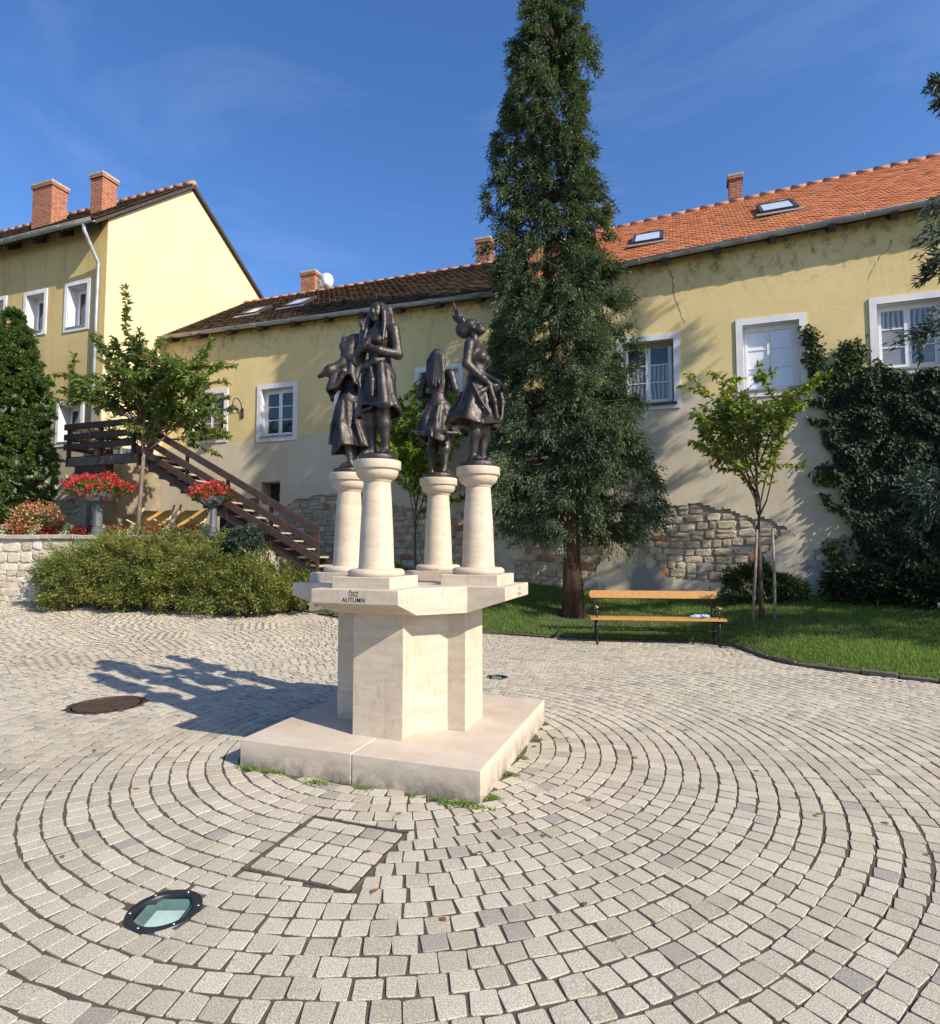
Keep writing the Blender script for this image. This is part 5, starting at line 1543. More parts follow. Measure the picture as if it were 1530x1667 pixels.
conifer('thuja_tree', 'bright green columnar thuja on the terrace at the left edge', (-15.35, 9.75, TER - .03),
    [(.1, .55, 0, 0), (.6, .74, 0, 0), (2.0, .80, 0, 0), (3.5, .74, 0, 0), (4.6, .52, 0, 0), (5.55, .08, 0, 0)],
    1150, 150, .075, .034, MAT_THUJA, trunk_r=.09, zlow=.05, seed=3, size=(.10, .18), droop=-.15)

def sapling(name, label, base, fork, top, spread, nbranch, nleaf, leaf, m, mbark, lean=(0, 0), tr=.035, seed=1, shape='vase', crown_low=None, tipred=None, asym=(0, 0), stag=.45):
    """young tree: clean stem to the fork, ascending limbs and twigs, leaves along the twigs"""
    r_ = random.Random(seed); global rng; rng = np.random.default_rng(seed)
    root = thing(name, label, 'tree', base)
    mb = MB()
    F0 = Vector((lean[0], lean[1], fork))
    mb.tube([(0, 0, -.1), (lean[0] * .3, lean[1] * .3, fork * .35), (lean[0] * .7, lean[1] * .7, fork * .7), F0], [tr * 1.25, tr, tr * .92, tr * .85], 10)
    mb.build('trunk', mbark, root)
    lb = MB(); P = []; D = []
    def twig(a, d, L, rad, depth):
        n = 5; pts = [a]; d = d.normalized()
        for i in range(n):
            d = (d + Vector((r_.gauss(0, .16), r_.gauss(0, .16), r_.gauss(0, .10) + (.05 if depth < 2 else -.03)))).normalized()
            pts.append(pts[-1] + d * (L / n))
        lb.tube(pts, [rad * (1 - .75 * i / n) for i in range(n + 1)], 5 if depth > 0 else 7)
        if depth < 2:
            nb_ = r_.randint(3, 5) if depth == 0 else r_.randint(1, 3)
            for k in range(nb_):
                i = r_.uniform(.25 if depth == 0 else .2, .95) * n; j = int(i); p = pts[j].lerp(pts[min(n, j + 1)], i - j)
                dd = (d * .55 + Vector((r_.gauss(0, .7), r_.gauss(0, .7), r_.gauss(.18, .45)))).normalized()
                twig(p, dd, L * r_.uniform(.36, .62), rad * .5, depth + 1)
        if depth > 0 or True:
            m_ = int(nleaf * L * (1.0 if depth else .55))
            for k in range(m_):
                i = (r_.uniform(.12, 1.0) if depth else r_.uniform(.35, 1)) * n; j = min(n - 1, int(i)); p = pts[j].lerp(pts[j + 1], i - j)
                dd = (pts[j + 1] - pts[j]).normalized() * .5 + Vector((r_.gauss(0, .6), r_.gauss(0, .6), r_.gauss(-.28, .4)))
                P.append(p); D.append(dd)
    H = top - fork
    for k in range(nbranch):
        a = 2 * math.pi * (k + r_.uniform(-.3, .3)) / nbranch
        tl = r_.uniform(.15, 1.0) if k else .05
        d = Vector((math.cos(a) * tl * spread / H * 1.25 + asym[0] * tl, math.sin(a) * tl * spread / H * 1.25 + asym[1] * tl, 1.0 - .35 * tl))
        up_ = (k / nbranch) * stag * H
        st = Vector((lean[0], lean[1], fork + up_ - (.06 if k < 4 else 0)))
        twig(st, d, (H - up_ * .8) * r_.uniform(.70, 1.0) * (1.05 if k == 0 else 1), tr * (.62 if k == 0 else .45), 0)
    lb.build('limbs', mbark, root)
    P = np.array([tuple(p) for p in P]); D = np.array([tuple(p) for p in D]); n = len(P)
    V, F = leaves(P, D, rng.uniform(.65, 1.25, n) * leaf[0], rng.uniform(.75, 1.2, n) * leaf[1], .22, None, .7)
    obj('crown', np_mesh('crown', V, F), m, root)
    print(name, 'leaves', n)
    return root
sapling('cherry_tree', 'young spreading cherry tree with a slim trunk on the flower terrace', (-11.42, 10.05, TER - .03), 1.85, 4.3, 3.7, 22, 92, (.14, .060), MAT_LEAF1, MAT_BARK2, (.10, 0), .046, 21, asym=(.12, 0))
sapling('staked_tree', 'young pale green tree tied between two wooden stakes on the lawn', (1.30, 11.5, lz(1.3, 11.5)), 1.66, 4.0, 1.05, 13, 62, (.125, .058), MAT_LEAF2, MAT_BARK3, (-.02, 0), .038, 33)
sapling('green_sapling', 'slender bright green sapling standing behind the stone columns', (-5.62, 12.25, lz(-5.62, 12.25)), 1.2, 4.3, .7, 13, 84, (.13, .062), MAT_LEAF3, MAT_BARK3, (-.03, 0), .03, 44, asym=(.12, 0))

# stakes of the young tree
MAT_STAKE = simple('weathered_stake', (.22, .18, .14), .9, 0, 8, .3, 50, .4, .005)
for (u0, v0, u1, v1, lab) in ((1224, 1010, 1232, 862, 'left grey wooden stake beside the young tree on the lawn'), (1261, 1010, 1257, 860, 'right grey wooden stake beside the young tree on the lawn')):
    p = onY(u0, v0, 11.45); q = onY(u1, v1, 11.45); mid = p.lerp(q, .5) + Vector((.012, 0, 0))
    mb = MB(); mb.tube([(p.x, p.y, lz(p.x, p.y) - .1), mid, q], [.026, .024, .021], 9); mb.build('wooden_stake', MAT_STAKE, None, lab, 'stake', 'stakes of the young tree')

# golden juniper spreading over the retaining wall
def mound(name, label, cat, blobs, n, L, W, m, droop, seed, zf, tuft=0, thick=.5):
    global rng
    rng = np.random.default_rng(seed)
    root = thing(name, label, cat, (blobs[0][0], blobs[0][1], zf(blobs[0][0], blobs[0][1])))
    o0 = np.array(root.location)
    lst = []
    tot = sum(b[3] * b[4] for b in blobs)
    for (x, y, z, rx, rz, ry) in [(b[0], b[1], b[2], b[3], b[4], b[5]) for b in blobs]:
        k = int(n * rx * rz / tot)
        d = rdir(k); d[:, 2] = np.abs(d[:, 2]) * np.where(rng.uniform(0, 1, k) < .82, 1, -.6)
        d[:, 1] = np.where(rng.uniform(0, 1, k) < .6, -np.abs(d[:, 1]), d[:, 1])
        q = rng.uniform(thick, 1, k) ** .5 * (1 + .14 * np.sin(d[:, 0] * 7 + x * 3) * np.sin(d[:, 2] * 6 + 2 * y) + .10 * np.sin(d[:, 2] * 13 + y + d[:, 0] * 10)) + (rng.uniform(0, 1, k) < .06) * rng.uniform(0, .18, k)
        if tuft:
            nt = max(6, int(k / tuft)); sel = rng.integers(0, nt, k); d0 = d[:nt][sel]; q0 = q[:nt][sel]
            P = np.array([x, y, z]) + d0 * np.array([rx, ry, rz]) * q0[:, None] + rng.normal(0, .055, (k, 3)) + (d0 + np.array([0, 0, .25])) * (rng.uniform(-.10, .13, k))[:, None]
            d = d0
        else: P = np.array([x, y, z]) + d * np.array([rx, ry, rz]) * q[:, None]
        g = np.array([zf(a, b) for a, b in P[:, :2]])
        ok = P[:, 2] > g - .02
        P = P[ok]; d = d[ok]; P[:, 2] = np.maximum(P[:, 2], g[ok] + .02)
        D = d * .8 + rng.normal(0, .45, P.shape) + np.array([0, -.25, -droop])
        kk = len(P)
        lst.append(leaves(P - o0, D, rng.uniform(.6, 1.3, kk) * L, rng.uniform(.7, 1.2, kk) * W, .15))
    V, F = join(lst)
    obj('foliage', np_mesh('foliage', V, F), m, root)
    # stems under it
    mb = MB(); r_ = random.Random(seed)
    for (x, y, z, rx, rz, ry) in [b[:6] for b in blobs]:
        for k in range(5):
            a = r_.uniform(0, 6.28)
            g = zf(x, y)
            mb.tube([Vector((x, y, g - .05)) - Vector(o0), Vector((x + math.cos(a) * rx * .35, y + math.sin(a) * ry * .35, g + rz * .5)) - Vector(o0), Vector((x + math.cos(a) * rx * .8, y + math.sin(a) * ry * .8, g + rz * .8)) - Vector(o0)], [.03, .02, .008], 5)
    mb.build('stems', MAT_BARK3, root)
    return root
bl = []
for k in range(9):
    tt = k / 8; x = lerp(-11.75, -7.75, tt); y = lerp(9.25, 10.45, tt)
    hgt = lerp(1.40, .92, max(0, (tt - .55) / .45)) * (1 if k else .92)
    w_ = rnd.uniform(.6, .9); bl.append((x + rnd.uniform(-.15, .15), y + rnd.uniform(-.25, .2), pz(x, y) + hgt * rnd.uniform(.32, .5), w_, hgt * rnd.uniform(.5, .64), rnd.uniform(.6, .85)))
    bl.append((x + rnd.uniform(-.3, .3), y - rnd.uniform(.35, .7), pz(x, y) + .2, rnd.uniform(.3, .5), rnd.uniform(.25, .45), .4))
bl.append((-7.45, 10.55, pz(-7.3, 10.5) + .25, .42, .42, .4))
bl.append((-12.15, 8.95, pz(-12.1, 8.9) + .05, .40, .26, .3))
for k in range(5):
    x = lerp(-11.5, -8.9, k / 4); bl.append((x, wall_y(x) + .1, TER - .42, .8, .42, .6))
mound('juniper_bush', 'large golden green juniper bush spilling over the terrace wall', 'bush', bl, 95000, .075, .024, MAT_JUN, -.02, 61, lambda x, y: pz(x, y), tuft=85)
# dark shrub at the house wall behind the young tree, low shrubs behind the monument, plants by the stair foot
mound('dark_shrub', 'dark leafy shrub against the peeling wall behind the staked tree', 'shrub', [(1.35, 12.85, .80, .6, .48, .4), (1.85, 12.9, .72, .42, .32, .35)], 3600, .10, .05, MAT_IVY2, .05, 62, lambda x, y: lz(x, y))
mound('wall_shrub', 'low green shrub at the foot of the wall behind the left column', 'shrub', [(-7.0, 12.4, 1.15, .42, .5, .4), (-6.5, 12.6, 1.0, .35, .3, .35)], 2600, .10, .05, MAT_LEAF3, .05, 63, lambda x, y: lz(x, y))
mound('stair_shrub', 'small dark shrub growing beside the foot of the wooden stairs', 'shrub', [(-8.6, 10.2, 1.62, .45, .42, .35)], 2400, .09, .035, MAT_CON2, .05, 64, lambda x, y: 1.35)

# ivy on the wall: leaf carpet with ragged runners
global_rng = rng
rng = np.random.default_rng(71)
ivy = thing('ivy', 'dense dark ivy climbing the right end of the yellow house', 'ivy', (4.5, YW, lz(4.5, 13.4)))
IV = [(1316, 615), (1335, 640), (1347, 690), (1352, 740), (1368, 790), (1372, 830), (1385, 870), (1398, 905), (1392, 935), (1375, 960), (1350, 985), (1560, 1010), (1700, 1010), (1700, 560), (1560, 592), (1530, 600), (1470, 606), (1420, 606), (1395, 622), (1370, 640), (1345, 620), (1330, 590)]
IV = [(onY(u, v, YW - .05).x, onY(u, v, YW - .05).z) for u, v in IV]
ARMS = [([(1345, 640), (1335, 610), (1325, 570), (1315, 535)], .14), ([(1360, 645), (1375, 610), (1388, 575), (1385, 560)], .24), ([(1400, 640), (1412, 610), (1408, 598)], .12), ([(1378, 832), (1358, 826), (1345, 815), (1340, 805)], .06), ([(1350, 760), (1335, 772), (1352, 780)], .14),
        ([(1362, 735), (1345, 720), (1340, 700)], .05), ([(1385, 960), (1360, 960), (1352, 930)], .16), ([(1375, 930), (1362, 905), (1356, 885)], .14), ([(1330, 600), (1318, 590), (1310, 580)], .05), ([(1340, 660), (1322, 655), (1312, 650)], .05), ([(1345, 690), (1325, 685), (1318, 680)], .05), ([(1470, 606), (1440, 600), (1425, 590)], .06)]
pts = []
xs_ = [p[0] for p in IV]; zs_ = [p[1] for p in IV]
while len(pts) < 21000:
    x = rng.uniform(min(xs_), 6.5); z = rng.uniform(min(zs_), max(zs_))
    if inpoly(IV, x + .12 * mnoise.noise(Vector((x * 3, z * 3, 0))), z + .12 * mnoise.noise(Vector((x * 3, z * 3, 5)))): pts.append((x, z, 1))
core_n = len(pts); edge = []
for A_, w_ in ARMS:
    Q_ = [onY(u, v, YW - .05) for u, v in A_]
    for p, q in zip(Q_, Q_[1:]):
        for k in range(int(900 * w_ * (q - p).length / .2)):
            c = p.lerp(q, rng.uniform()); edge.append((c.x + rng.normal(0, w_ * .5), c.z + rng.normal(0, w_ * .4)))
P = np.array([(x, YW - .03 - abs(mnoise.noise(Vector((x * 1.6, z * 1.6, 2)))) * .42 * rng.uniform(.5, 1) - .03, z) for x, z, _ in pts]); n = len(P)
D = rng.normal(0, .5, (n, 3)) + np.array([0, -.35, -.8])
V, F = leaves(P - np.array(ivy.location), D, rng.uniform(.06, .125, n), rng.uniform(.05, .10, n), .12, np.tile(np.array([0, -1.0, .35]), (n, 1)), .3)
obj('foliage', np_mesh('foliage', V, F), MAT_IVY, ivy)
P = np.array([(x, YW - .03 - rng.uniform(0, .07), z) for x, z in edge]); n = len(P)
D = rng.normal(0, .5, (n, 3)) + np.array([0, -.35, -.6])
V, F = leaves(P - np.array(ivy.location), D, rng.uniform(.06, .12, n), rng.uniform(.05, .095, n), .12, np.tile(np.array([0, -1.0, .35]), (n, 1)), .3)
obj('runners', np_mesh('runners', V, F), MAT_IVY2, ivy)
# ground ivy at the wall foot
mound('ground_ivy', 'dark ivy spreading on the ground along the wall foot at right', 'ivy', [(3.2, 12.9, .8, .7, .45, .5), (4.2, 12.8, .8, .9, .5, .6), (5.4, 12.6, .8, 1.0, .55, .6)], 6000, .11, .085, MAT_IVY, .1, 72, lambda x, y: lz(x, y))

# lawn grass: short blades
rng = np.random.default_rng(81)
n = 230000
x = rng.uniform(-9.2, 7.0, n); y = 8.2 + rng.uniform(0, 1, n) ** 1.35 * 5.25
kk = np.interp(x, [k[0] for k in KERB], [k[1] for k in KERB])
ok = (y > kk + .03) & (np.hypot(x + 1.97, y - 11.75) > .45 * rng.uniform(.6, 1.4, n)) 
bare = np.array([mnoise.noise(Vector((a * .8, b * .8, 4))) for a, b in zip(x[ok], y[ok])])
x = x[ok]; y = y[ok]; keepg = rng.uniform(0, 1, len(x)) < np.clip(1.05 - (bare > .32) * .5 - np.exp(-((x + 1.9) ** 2 + (y - 11.6) ** 2) / .9) * .75, .05, 1); x = x[keepg]; y = y[keepg]
z = np.array([lz(a, b) for a, b in zip(x, y)]) - .004
n = len(x)
P = np.stack([x, y, z], 1)
D = np.stack([rng.normal(0, .45, n), rng.normal(0, .45, n), np.ones(n)], 1)
V, F = leaves(P, D, rng.uniform(.035, .085, n), rng.uniform(.006, .012, n), .1, rng.normal(0, 1, (n, 3)))
obj('grass', np_mesh('grass', V, F), MAT_GRASS, None, 'short mown grass blades covering the lawn', 'grass', kind='stuff')
# weeds at the foot of the plinth
P = []; 
for (u, v, s_, k) in ((405, 1250, .05, 190), (430, 1254, .06, 200), (455, 1258, .04, 110), (515, 1275, .045, 90), (560, 1272, .04, 60), (590, 1284, .03, 60), (670, 1297, .02, 24), (735, 1308, .06, 150), (760, 1312, .06, 150), (800, 1300, .05, 110), (830, 1262, .04, 60), (850, 1235, .04, 70), (875, 1205, .03, 40), (700, 1300, .03, 30)):
    c = onZ(u, v)
    for _ in range(k): P.append((c.x + rng.normal(0, s_), c.y + rng.normal(0, s_ * .4), .0))
P = np.array(P); okp = ~((np.abs(P[:, 0] - CX) < .93) & (np.abs(P[:, 1] - CY) < .93)); P = P[okp]; n = len(P)
D = np.stack([rng.normal(0, .8, n), rng.normal(0, .8, n), np.ones(n) * .7], 1)
V, F = leaves(P, D, rng.uniform(.012, .034, n), rng.uniform(.006, .014, n), .1, rng.normal(0, 1, (n, 3)))
obj('weeds', np_mesh('weeds', V, F), MAT_GRASS, None, 'small green weeds sprouting along the foot of the stone plinth', 'weeds', kind='stuff')

# dry leaves blown over the square and the grass
rng = np.random.default_rng(91); P = []
while len(P) < 130:
    x = rng.uniform(-9, 4); y = rng.uniform(2.0, 12.5)
    if abs(x - CX) < 1 and abs(y - CY) < 1: continue
    if x < -9.3: continue
    P.append((x, y, (lz(x, y) + .03 if y > yk(x) else pz(x, y) + .004)))
P = np.array(P); n = len(P)
V, F = leaves(P, np.stack([rng.normal(0, 1, n), rng.normal(0, 1, n), rng.uniform(0, .15, n)], 1), rng.uniform(.03, .065, n), rng.uniform(.02, .035, n), .15, None, .15)
obj('fallen_leaves', np_mesh('fallen_leaves', V, F), leafmat('dry_leaf', (.20, .12, .04), (.36, .25, .09), (.30, .12, .05), .2), None, 'dry fallen leaves scattered over the paving and lawn', 'leaves', kind='stuff')
# ================================================================== bench
t = NT('bench_varnish'); gr = t.noise(1.0, 6, .6, t.scaled((3.5, 60, 60)), .6)
t.bump(gr, .12, .003); MAT_BENCH = t.fin(t.ramp(gr, .3, .7, (.36, .175, .05), (.56, .30, .10)), .5, 0, .35)
MAT_CAST = simple('cast_iron', (.022, .03, .03), .42, .6, 12, .35, 60, .3, .004)
bp = onZ(970, 1050); bq = onZ(1174, 1054); ba = math.atan2(bq.y - bp.y, bq.x - bp.x); BL = (bq - bp).length
bench = thing('park_bench', 'wooden park bench with black cast iron legs at the lawn edge', 'bench', ((bp.x + bq.x) / 2, (bp.y + bq.y) / 2, 0.0), ba)
hl = BL / 2
def slat(name, x0, x1, y0, y1, z0, z1, rx=0, point=0):
    mb = MB(); L = x1 - x0; w_ = math.hypot(y1 - y0, z1 - z0); T = .038
    # plank with rounded-off ends (plan of the face)
    c_ = .035 if not point else point
    pr_ = [(-L / 2 + c_, -w_ / 2), (L / 2 - c_, -w_ / 2), (L / 2, -w_ / 2 + c_), (L / 2, w_ / 2 - c_), (L / 2 - c_, w_ / 2), (-L / 2 + c_, w_ / 2), (-L / 2, w_ / 2 - c_), (-L / 2, -w_ / 2 + c_)]
    v, f = prism(pr_, [-T / 2] * 8, T / 2); f.append(tuple(range(7, -1, -1))); mb.add(v, f)
    o = mb.build(name, MAT_BENCH, bench); o.location = ((x0 + x1) / 2, (y0 + y1) / 2, (z0 + z1) / 2); o.rotation_euler = (rx, 0, 0)
    bevel(o, .006); return o
slat('seat_slat', -hl - .09, hl + .09, -.05, .10, .435, .435, R(3), .012)
slat('seat_slat', -hl - .09, hl + .09, .115, .265, .430, .430, R(-2), .012)
slat('seat_slat', -hl - .09, hl + .09, .28, .40, .422, .422, R(-4), .012)
slat('back_slat', -hl - .07, hl + .07, .44, .46, .735, .865, R(78), .03)
for sgn in (-1, 1):
    e = bpy.data.objects.new('end_frame', None); e.location = (sgn * (hl - .02), 0, 0); put(e, bench)
    mb = MB(); mb.tube([(0, -.02, 0), (0, -.012, .06), (0, .0, .12), (0, -.018, .2), (0, .0, .3), (0, .015, .405)], [.030, .016, .022, .015, .020, .022], 10); mb.build('leg', MAT_CAST, e)
    mb = MB(); mb.tube([(0, .40, 0), (0, .37, .07), (0, .36, .18), (0, .335, .30), (0, .32, .40)], [.028, .015, .018, .015, .02], 10); mb.build('leg', MAT_CAST, e)
    mb = MB(); mb.tube([(0, .0, .395), (0, .18, .385), (0, .36, .39), (0, .41, .50), (0, .435, .64), (0, .47, .80), (0, .485, .90), (0, .50, .925)], [.018, .016, .018, .017, .017, .016, .014, .020], 10); mb.build('back_bracket', MAT_CAST, e)
    mb = MB(); mb.tube([(0, .01, .40), (0, -.03, .47), (0, .0, .53), (0, .0, .585)], [.014, .012, .013, .014], 8)
    mb.tube([(0, .42, .60), (0, .25, .605), (0, .06, .60), (0, .0, .592)], .013, 8)
    pts = [(0, .19 + (.085 - .006 * k) * math.cos(k * .7), .50 + (.075 - .006 * k) * math.sin(k * .7)) for k in range(12)]
    mb.tube(pts, .009, 6)
    mb.build('arm_bracket', MAT_CAST, e)
    mb = MB(); mb.box((0, .04, .622), (.055, .20, .036), None, .014); mb.build('arm_rest', MAT_BENCH, e)
    # tie bar and scroll between the legs
    mb = MB(); mb.tube([(0, .0, .16), (0, .18, .22), (0, .355, .16)], .010, 7); mb.build('brace', MAT_CAST, e)
mb = MB(); mb.tube([(-hl + .02, .18, .225), (hl - .02, .18, .225)], .009, 8); mb.build('tie_rod', MAT_CAST, bench)
# crumpled water bottle on the seat
MAT_BOTTLE = clear('bottle_plastic', (.72, .83, .95), .55, .12)
MAT_BLUE = simple('bottle_label', (.09, .20, .50), .4, 0, 20, .2, 0, 0)
M_ = Matrix.Rotation(ba, 4, 'Z'); pos = Vector(bench.location) + (M_ @ Vector((hl - .30, .03, .492)))
bo = thing('plastic_bottle', 'crumpled clear plastic bottle lying on the bench seat', 'bottle', pos, ba + .12)
mb = MB()
prof = [(.012, -.175), (.014, -.155), (.015, -.14), (.026, -.115), (.036, -.085), (.037, -.05), (.032, -.03), (.037, -.01), (.037, .04), (.033, .06), (.037, .08), (.036, .12), (.030, .135), (.01, .132)]
mb.lathe(prof, (0, 0, 0), 18); mb.v = [(z, x * (1 + .08 * math.sin(z * 60)), y * .85 + .004 * math.sin(z * 45)) for x, y, z in mb.v]
mb.build('shell', MAT_BOTTLE, bo)
mb = MB(); mb.lathe([(.0375, .0), (.0385, .01), (.0385, .05), (.0375, .06)], n=18); mb.v = [(z, x * 1.01, y * .87) for x, y, z in mb.v]; mb.build('wrap_label', MAT_BLUE, bo)
mb = MB(); mb.lathe([(.015, -.178), (.0165, -.175), (.0165, -.158), (.015, -.156)], n=14); mb.v = [(z, x, y * .9) for x, y, z in mb.v]; mb.build('cap', MAT_BLUE, bo)

# ================================================================== wooden deck and staircase
DY0, DY1 = 10.3, 11.45
stair = thing('wooden_staircase', 'dark stained wooden balcony deck and staircase on the left house', 'staircase', (-14.0, 10.3, TER))
so = Vector(stair.location)
def sbuild(mb, name, m=None, parent=None, off=True):
    mb.v = [tuple(Vector(p) - so) for p in mb.v]
    return mb.build(name, m or MAT_WOOD_DK, parent or stair)
DX0, DX1, DZ = -14.02, -11.85, 3.80
for k in range(8):
    y = lerp(DY0, DY1, k / 8) + .006; mb = MB(); mb.bb(DX0, DX1 + .1, y, y + .132, DZ - .03 + rnd.uniform(-.002, .002), DZ); sbuild(mb, 'deck_plank')
mb = MB(); mb.bb(DX0 - .02, DX1 + .12, DY0 - .05, DY0 - .002, DZ - .24, DZ - .035); sbuild(mb, 'edge_beam', simple('grey_timber', (.10, .085, .07), .8, 0, 5, .3, 45, .3, fine=.3))
mb = MB(); mb.bb(DX0, DX0 + .1, DY0, DY1, DZ - .22, DZ - .031); sbuild(mb, 'joist')
mb = MB(); mb.bb(DX1 - .02, DX1 + .08, DY0, DY1, DZ - .22, DZ - .031); sbuild(mb, 'joist')
mb = MB(); mb.bb(DX0 + .25, DX0 + 1.25, DY0 - .01, DY0 + .15, DZ - .42, DZ - .242); sbuild(mb, 'bracket_beam')
for z in (4.52, 4.27, 4.03):
    mb = MB(); mb.bb(DX0 - .06, DX1 + .02, DY0 - .09, DY0 - .055, z - .075, z + .075, .006); sbuild(mb, 'rail')
    mb = MB(); mb.bb(DX0 - .06, DX0 - .025, DY0 - .054, DY1, z - .06, z + .06, .006); sbuild(mb, 'rail')
for x in (DX0 + .04, (DX0 + DX1) / 2, DX1 - .05):
    mb = MB(); mb.bb(x - .035, x + .035, DY0 - .052, DY0 - .001 + .02, DZ - .2, 4.56); sbuild(mb, 'post')
# flight: straight down towards the right
S0 = Vector((DX1 + .05, 0, DZ)); S1 = Vector((-6.95, 0, 1.18)); NS = 15
slope = (S1.z - S0.z) / (S1.x - S0.x)
t = NT('stone_tread'); MAT_TREAD = t.fin(t.ramp(t.noise(7, 5), .3, .7, (.30, .25, .20), (.45, .39, .32)), .85)
SY0, SY1 = 10.34, 11.3
for k in range(NS):
    x = lerp(S0.x, S1.x, (k + .5) / NS); z = lerp(S0.z, S1.z, (k + 1) / NS) + .06
    mb = MB(); mb.bb(x - .19, x + .19, SY0 + .05, SY1 - .05, z - .035, z, .005); sbuild(mb, 'tread', MAT_TREAD)
    mb = MB(); mb.bb(x - .20, x - .02, SY0 + .02, SY1 - .02, z - .17, z - .037); sbuild(mb, 'tread_bearer')
for y in (SY0, SY1 - .045):
    mb = MB(); mb.beam((S0.x - .1, y + .022, S0.z - .13 - .1 * slope), (S1.x + .12, y + .022, S1.z - .13 + .12 * slope), .045, .16); sbuild(mb, 'stringer')
for off in (.72, .42, .13):
    a = Vector((S0.x - .05, SY0 - .045, S0.z + off)); b = Vector((S1.x + .08, SY0 - .045, S1.z + off + .04))
    mb = MB(); mb.beam(a, b, .038, .15, bevel=.006); sbuild(mb, 'rail')
for k in range(5):
    x = lerp(S0.x + .3, S1.x + .02, k / 4); z = S0.z + (x - S0.x) * slope
    zb = z - .2 if k < 4 else pz(x, 10.4) + .2
    mb = MB(); mb.bb(x - .03, x + .03, SY0 - .024, SY0 + .03, zb, z + .74); sbuild(mb, 'post')
mb = MB(); mb.bb(-7.3, -6.65, 10.62, 11.5, .2, 1.06); mb.v = [tuple(p) for p in mb.v]; mb.build('stair_landing', MAT_CONC, None, 'concrete landing block under the last step of the wooden stairs', 'landing')
# dark enclosure boards under the flight
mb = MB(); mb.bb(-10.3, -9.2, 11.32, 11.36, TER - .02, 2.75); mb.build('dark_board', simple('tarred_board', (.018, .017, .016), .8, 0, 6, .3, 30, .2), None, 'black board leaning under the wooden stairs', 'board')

# things kept on the deck
MAT_TERRA = simple('terracotta', (.36, .15, .08), .8, 0, 8, .25, 40, .2)
MAT_PWHITE = simple('white_ceramic', (.75, .75, .73), .35, 0, 6, .08, 0, 0)
def potted(name, label, x, y, z, r_, h_, leafn, spread, top, m, potm, seed):
    global rng
    rng = np.random.default_rng(seed)
    root = thing(name, label, 'plant', (x, y, z), 0, 'plants on the deck')
    mb = MB(); mb.lathe([(r_ * .7, 0), (r_ * .95, h_ * .85), (r_ * 1.05, h_ * .86), (r_ * 1.05, h_), (r_ * .9, h_), (r_ * .85, h_ * .9)], n=20); mb.build('pot', potm, root, auto=True)
    P = np.array([0, 0, h_]) + rdir(leafn) * np.array([spread, spread, top / 2]) * rng.uniform(.2, 1, leafn)[:, None] + np.array([0, 0, top / 2])
    V, F = leaves(P, rdir(leafn) + np.array([0, 0, .1]), rng.uniform(.05, .11, leafn), rng.uniform(.03, .05, leafn))
    obj('foliage', np_mesh('foliage', V, F), m, root)
    mb = MB()
    for k in range(4): mb.tube([(0, 0, h_ - .03), (rng.normal(0, spread * .4), rng.normal(0, spread * .4), h_ + top * .8)], [.008, .004], 5)
    mb.build('stems', MAT_BARK3, root)
potted('potted_plant', 'tall potted plant in front of the lower window behind the deck rail', -13.45, 11.0, DZ, .14, .26, 420, .26, 1.0, MAT_LEAF3, MAT_TERRA, 1)
potted('potted_plant', 'bushy potted plant hanging over the left end of the deck rail', -13.25, 10.5, DZ, .13, .24, 380, .34, .55, MAT_LEAF1, MAT_TERRA, 2)
potted('potted_plant', 'thin potted plant beside the downpipe behind the deck rail', -12.75, 11.1, DZ, .12, .24, 200, .2, .95, MAT_LEAF2, MAT_TERRA, 3)
potted('potted_plant', 'small dark potted plant near the stair end of the deck', -12.2, 10.95, DZ, .12, .24, 230, .25, .75, MAT_LEAF1, MAT_TERRA, 4)
for i, (x, y, h_, lab) in enumerate(((-12.62, 10.45, .12, 'white bowl on the deck left of the other white pots'), (-12.30, 10.42, .13, 'white pot standing third from the stair end of the deck'), (-12.14, 10.42, .11, 'white pot between two others near the stair end of the deck'), (-12.0, 10.44, .10, 'white pot nearest to the stairs on the deck'))):
    mb = MB(); mb.lathe([(.045, 0), (.07, h_ * .5), (.075, h_), (.066, h_), (.05, h_ * .4)], (0, 0, 0), 18); o = mb.build('white_pot', MAT_PWHITE, None, lab, 'pot', 'white pots on the deck', auto=True); o.location = (x, y, DZ)
par = thing('folded_parasol', 'pale folded parasol leaning at the stair end of the deck', 'parasol', (-12.3, 11.15, DZ)); par.rotation_euler = (0, R(14), 0)
mb = MB(); mb.tube([(0, 0, 0), (0, 0, 1.35)], .016, 8); mb.build('pole', MAT_WPAINT, par)
mb = MB(); mb.lathe([(.03, .35), (.085, .42), (.075, .8), (.04, 1.15), (.015, 1.3)], n=14); mb.build('cover', simple('pale_canvas', (.60, .68, .60), .8, 0, 6, .15, 30, .2), par)

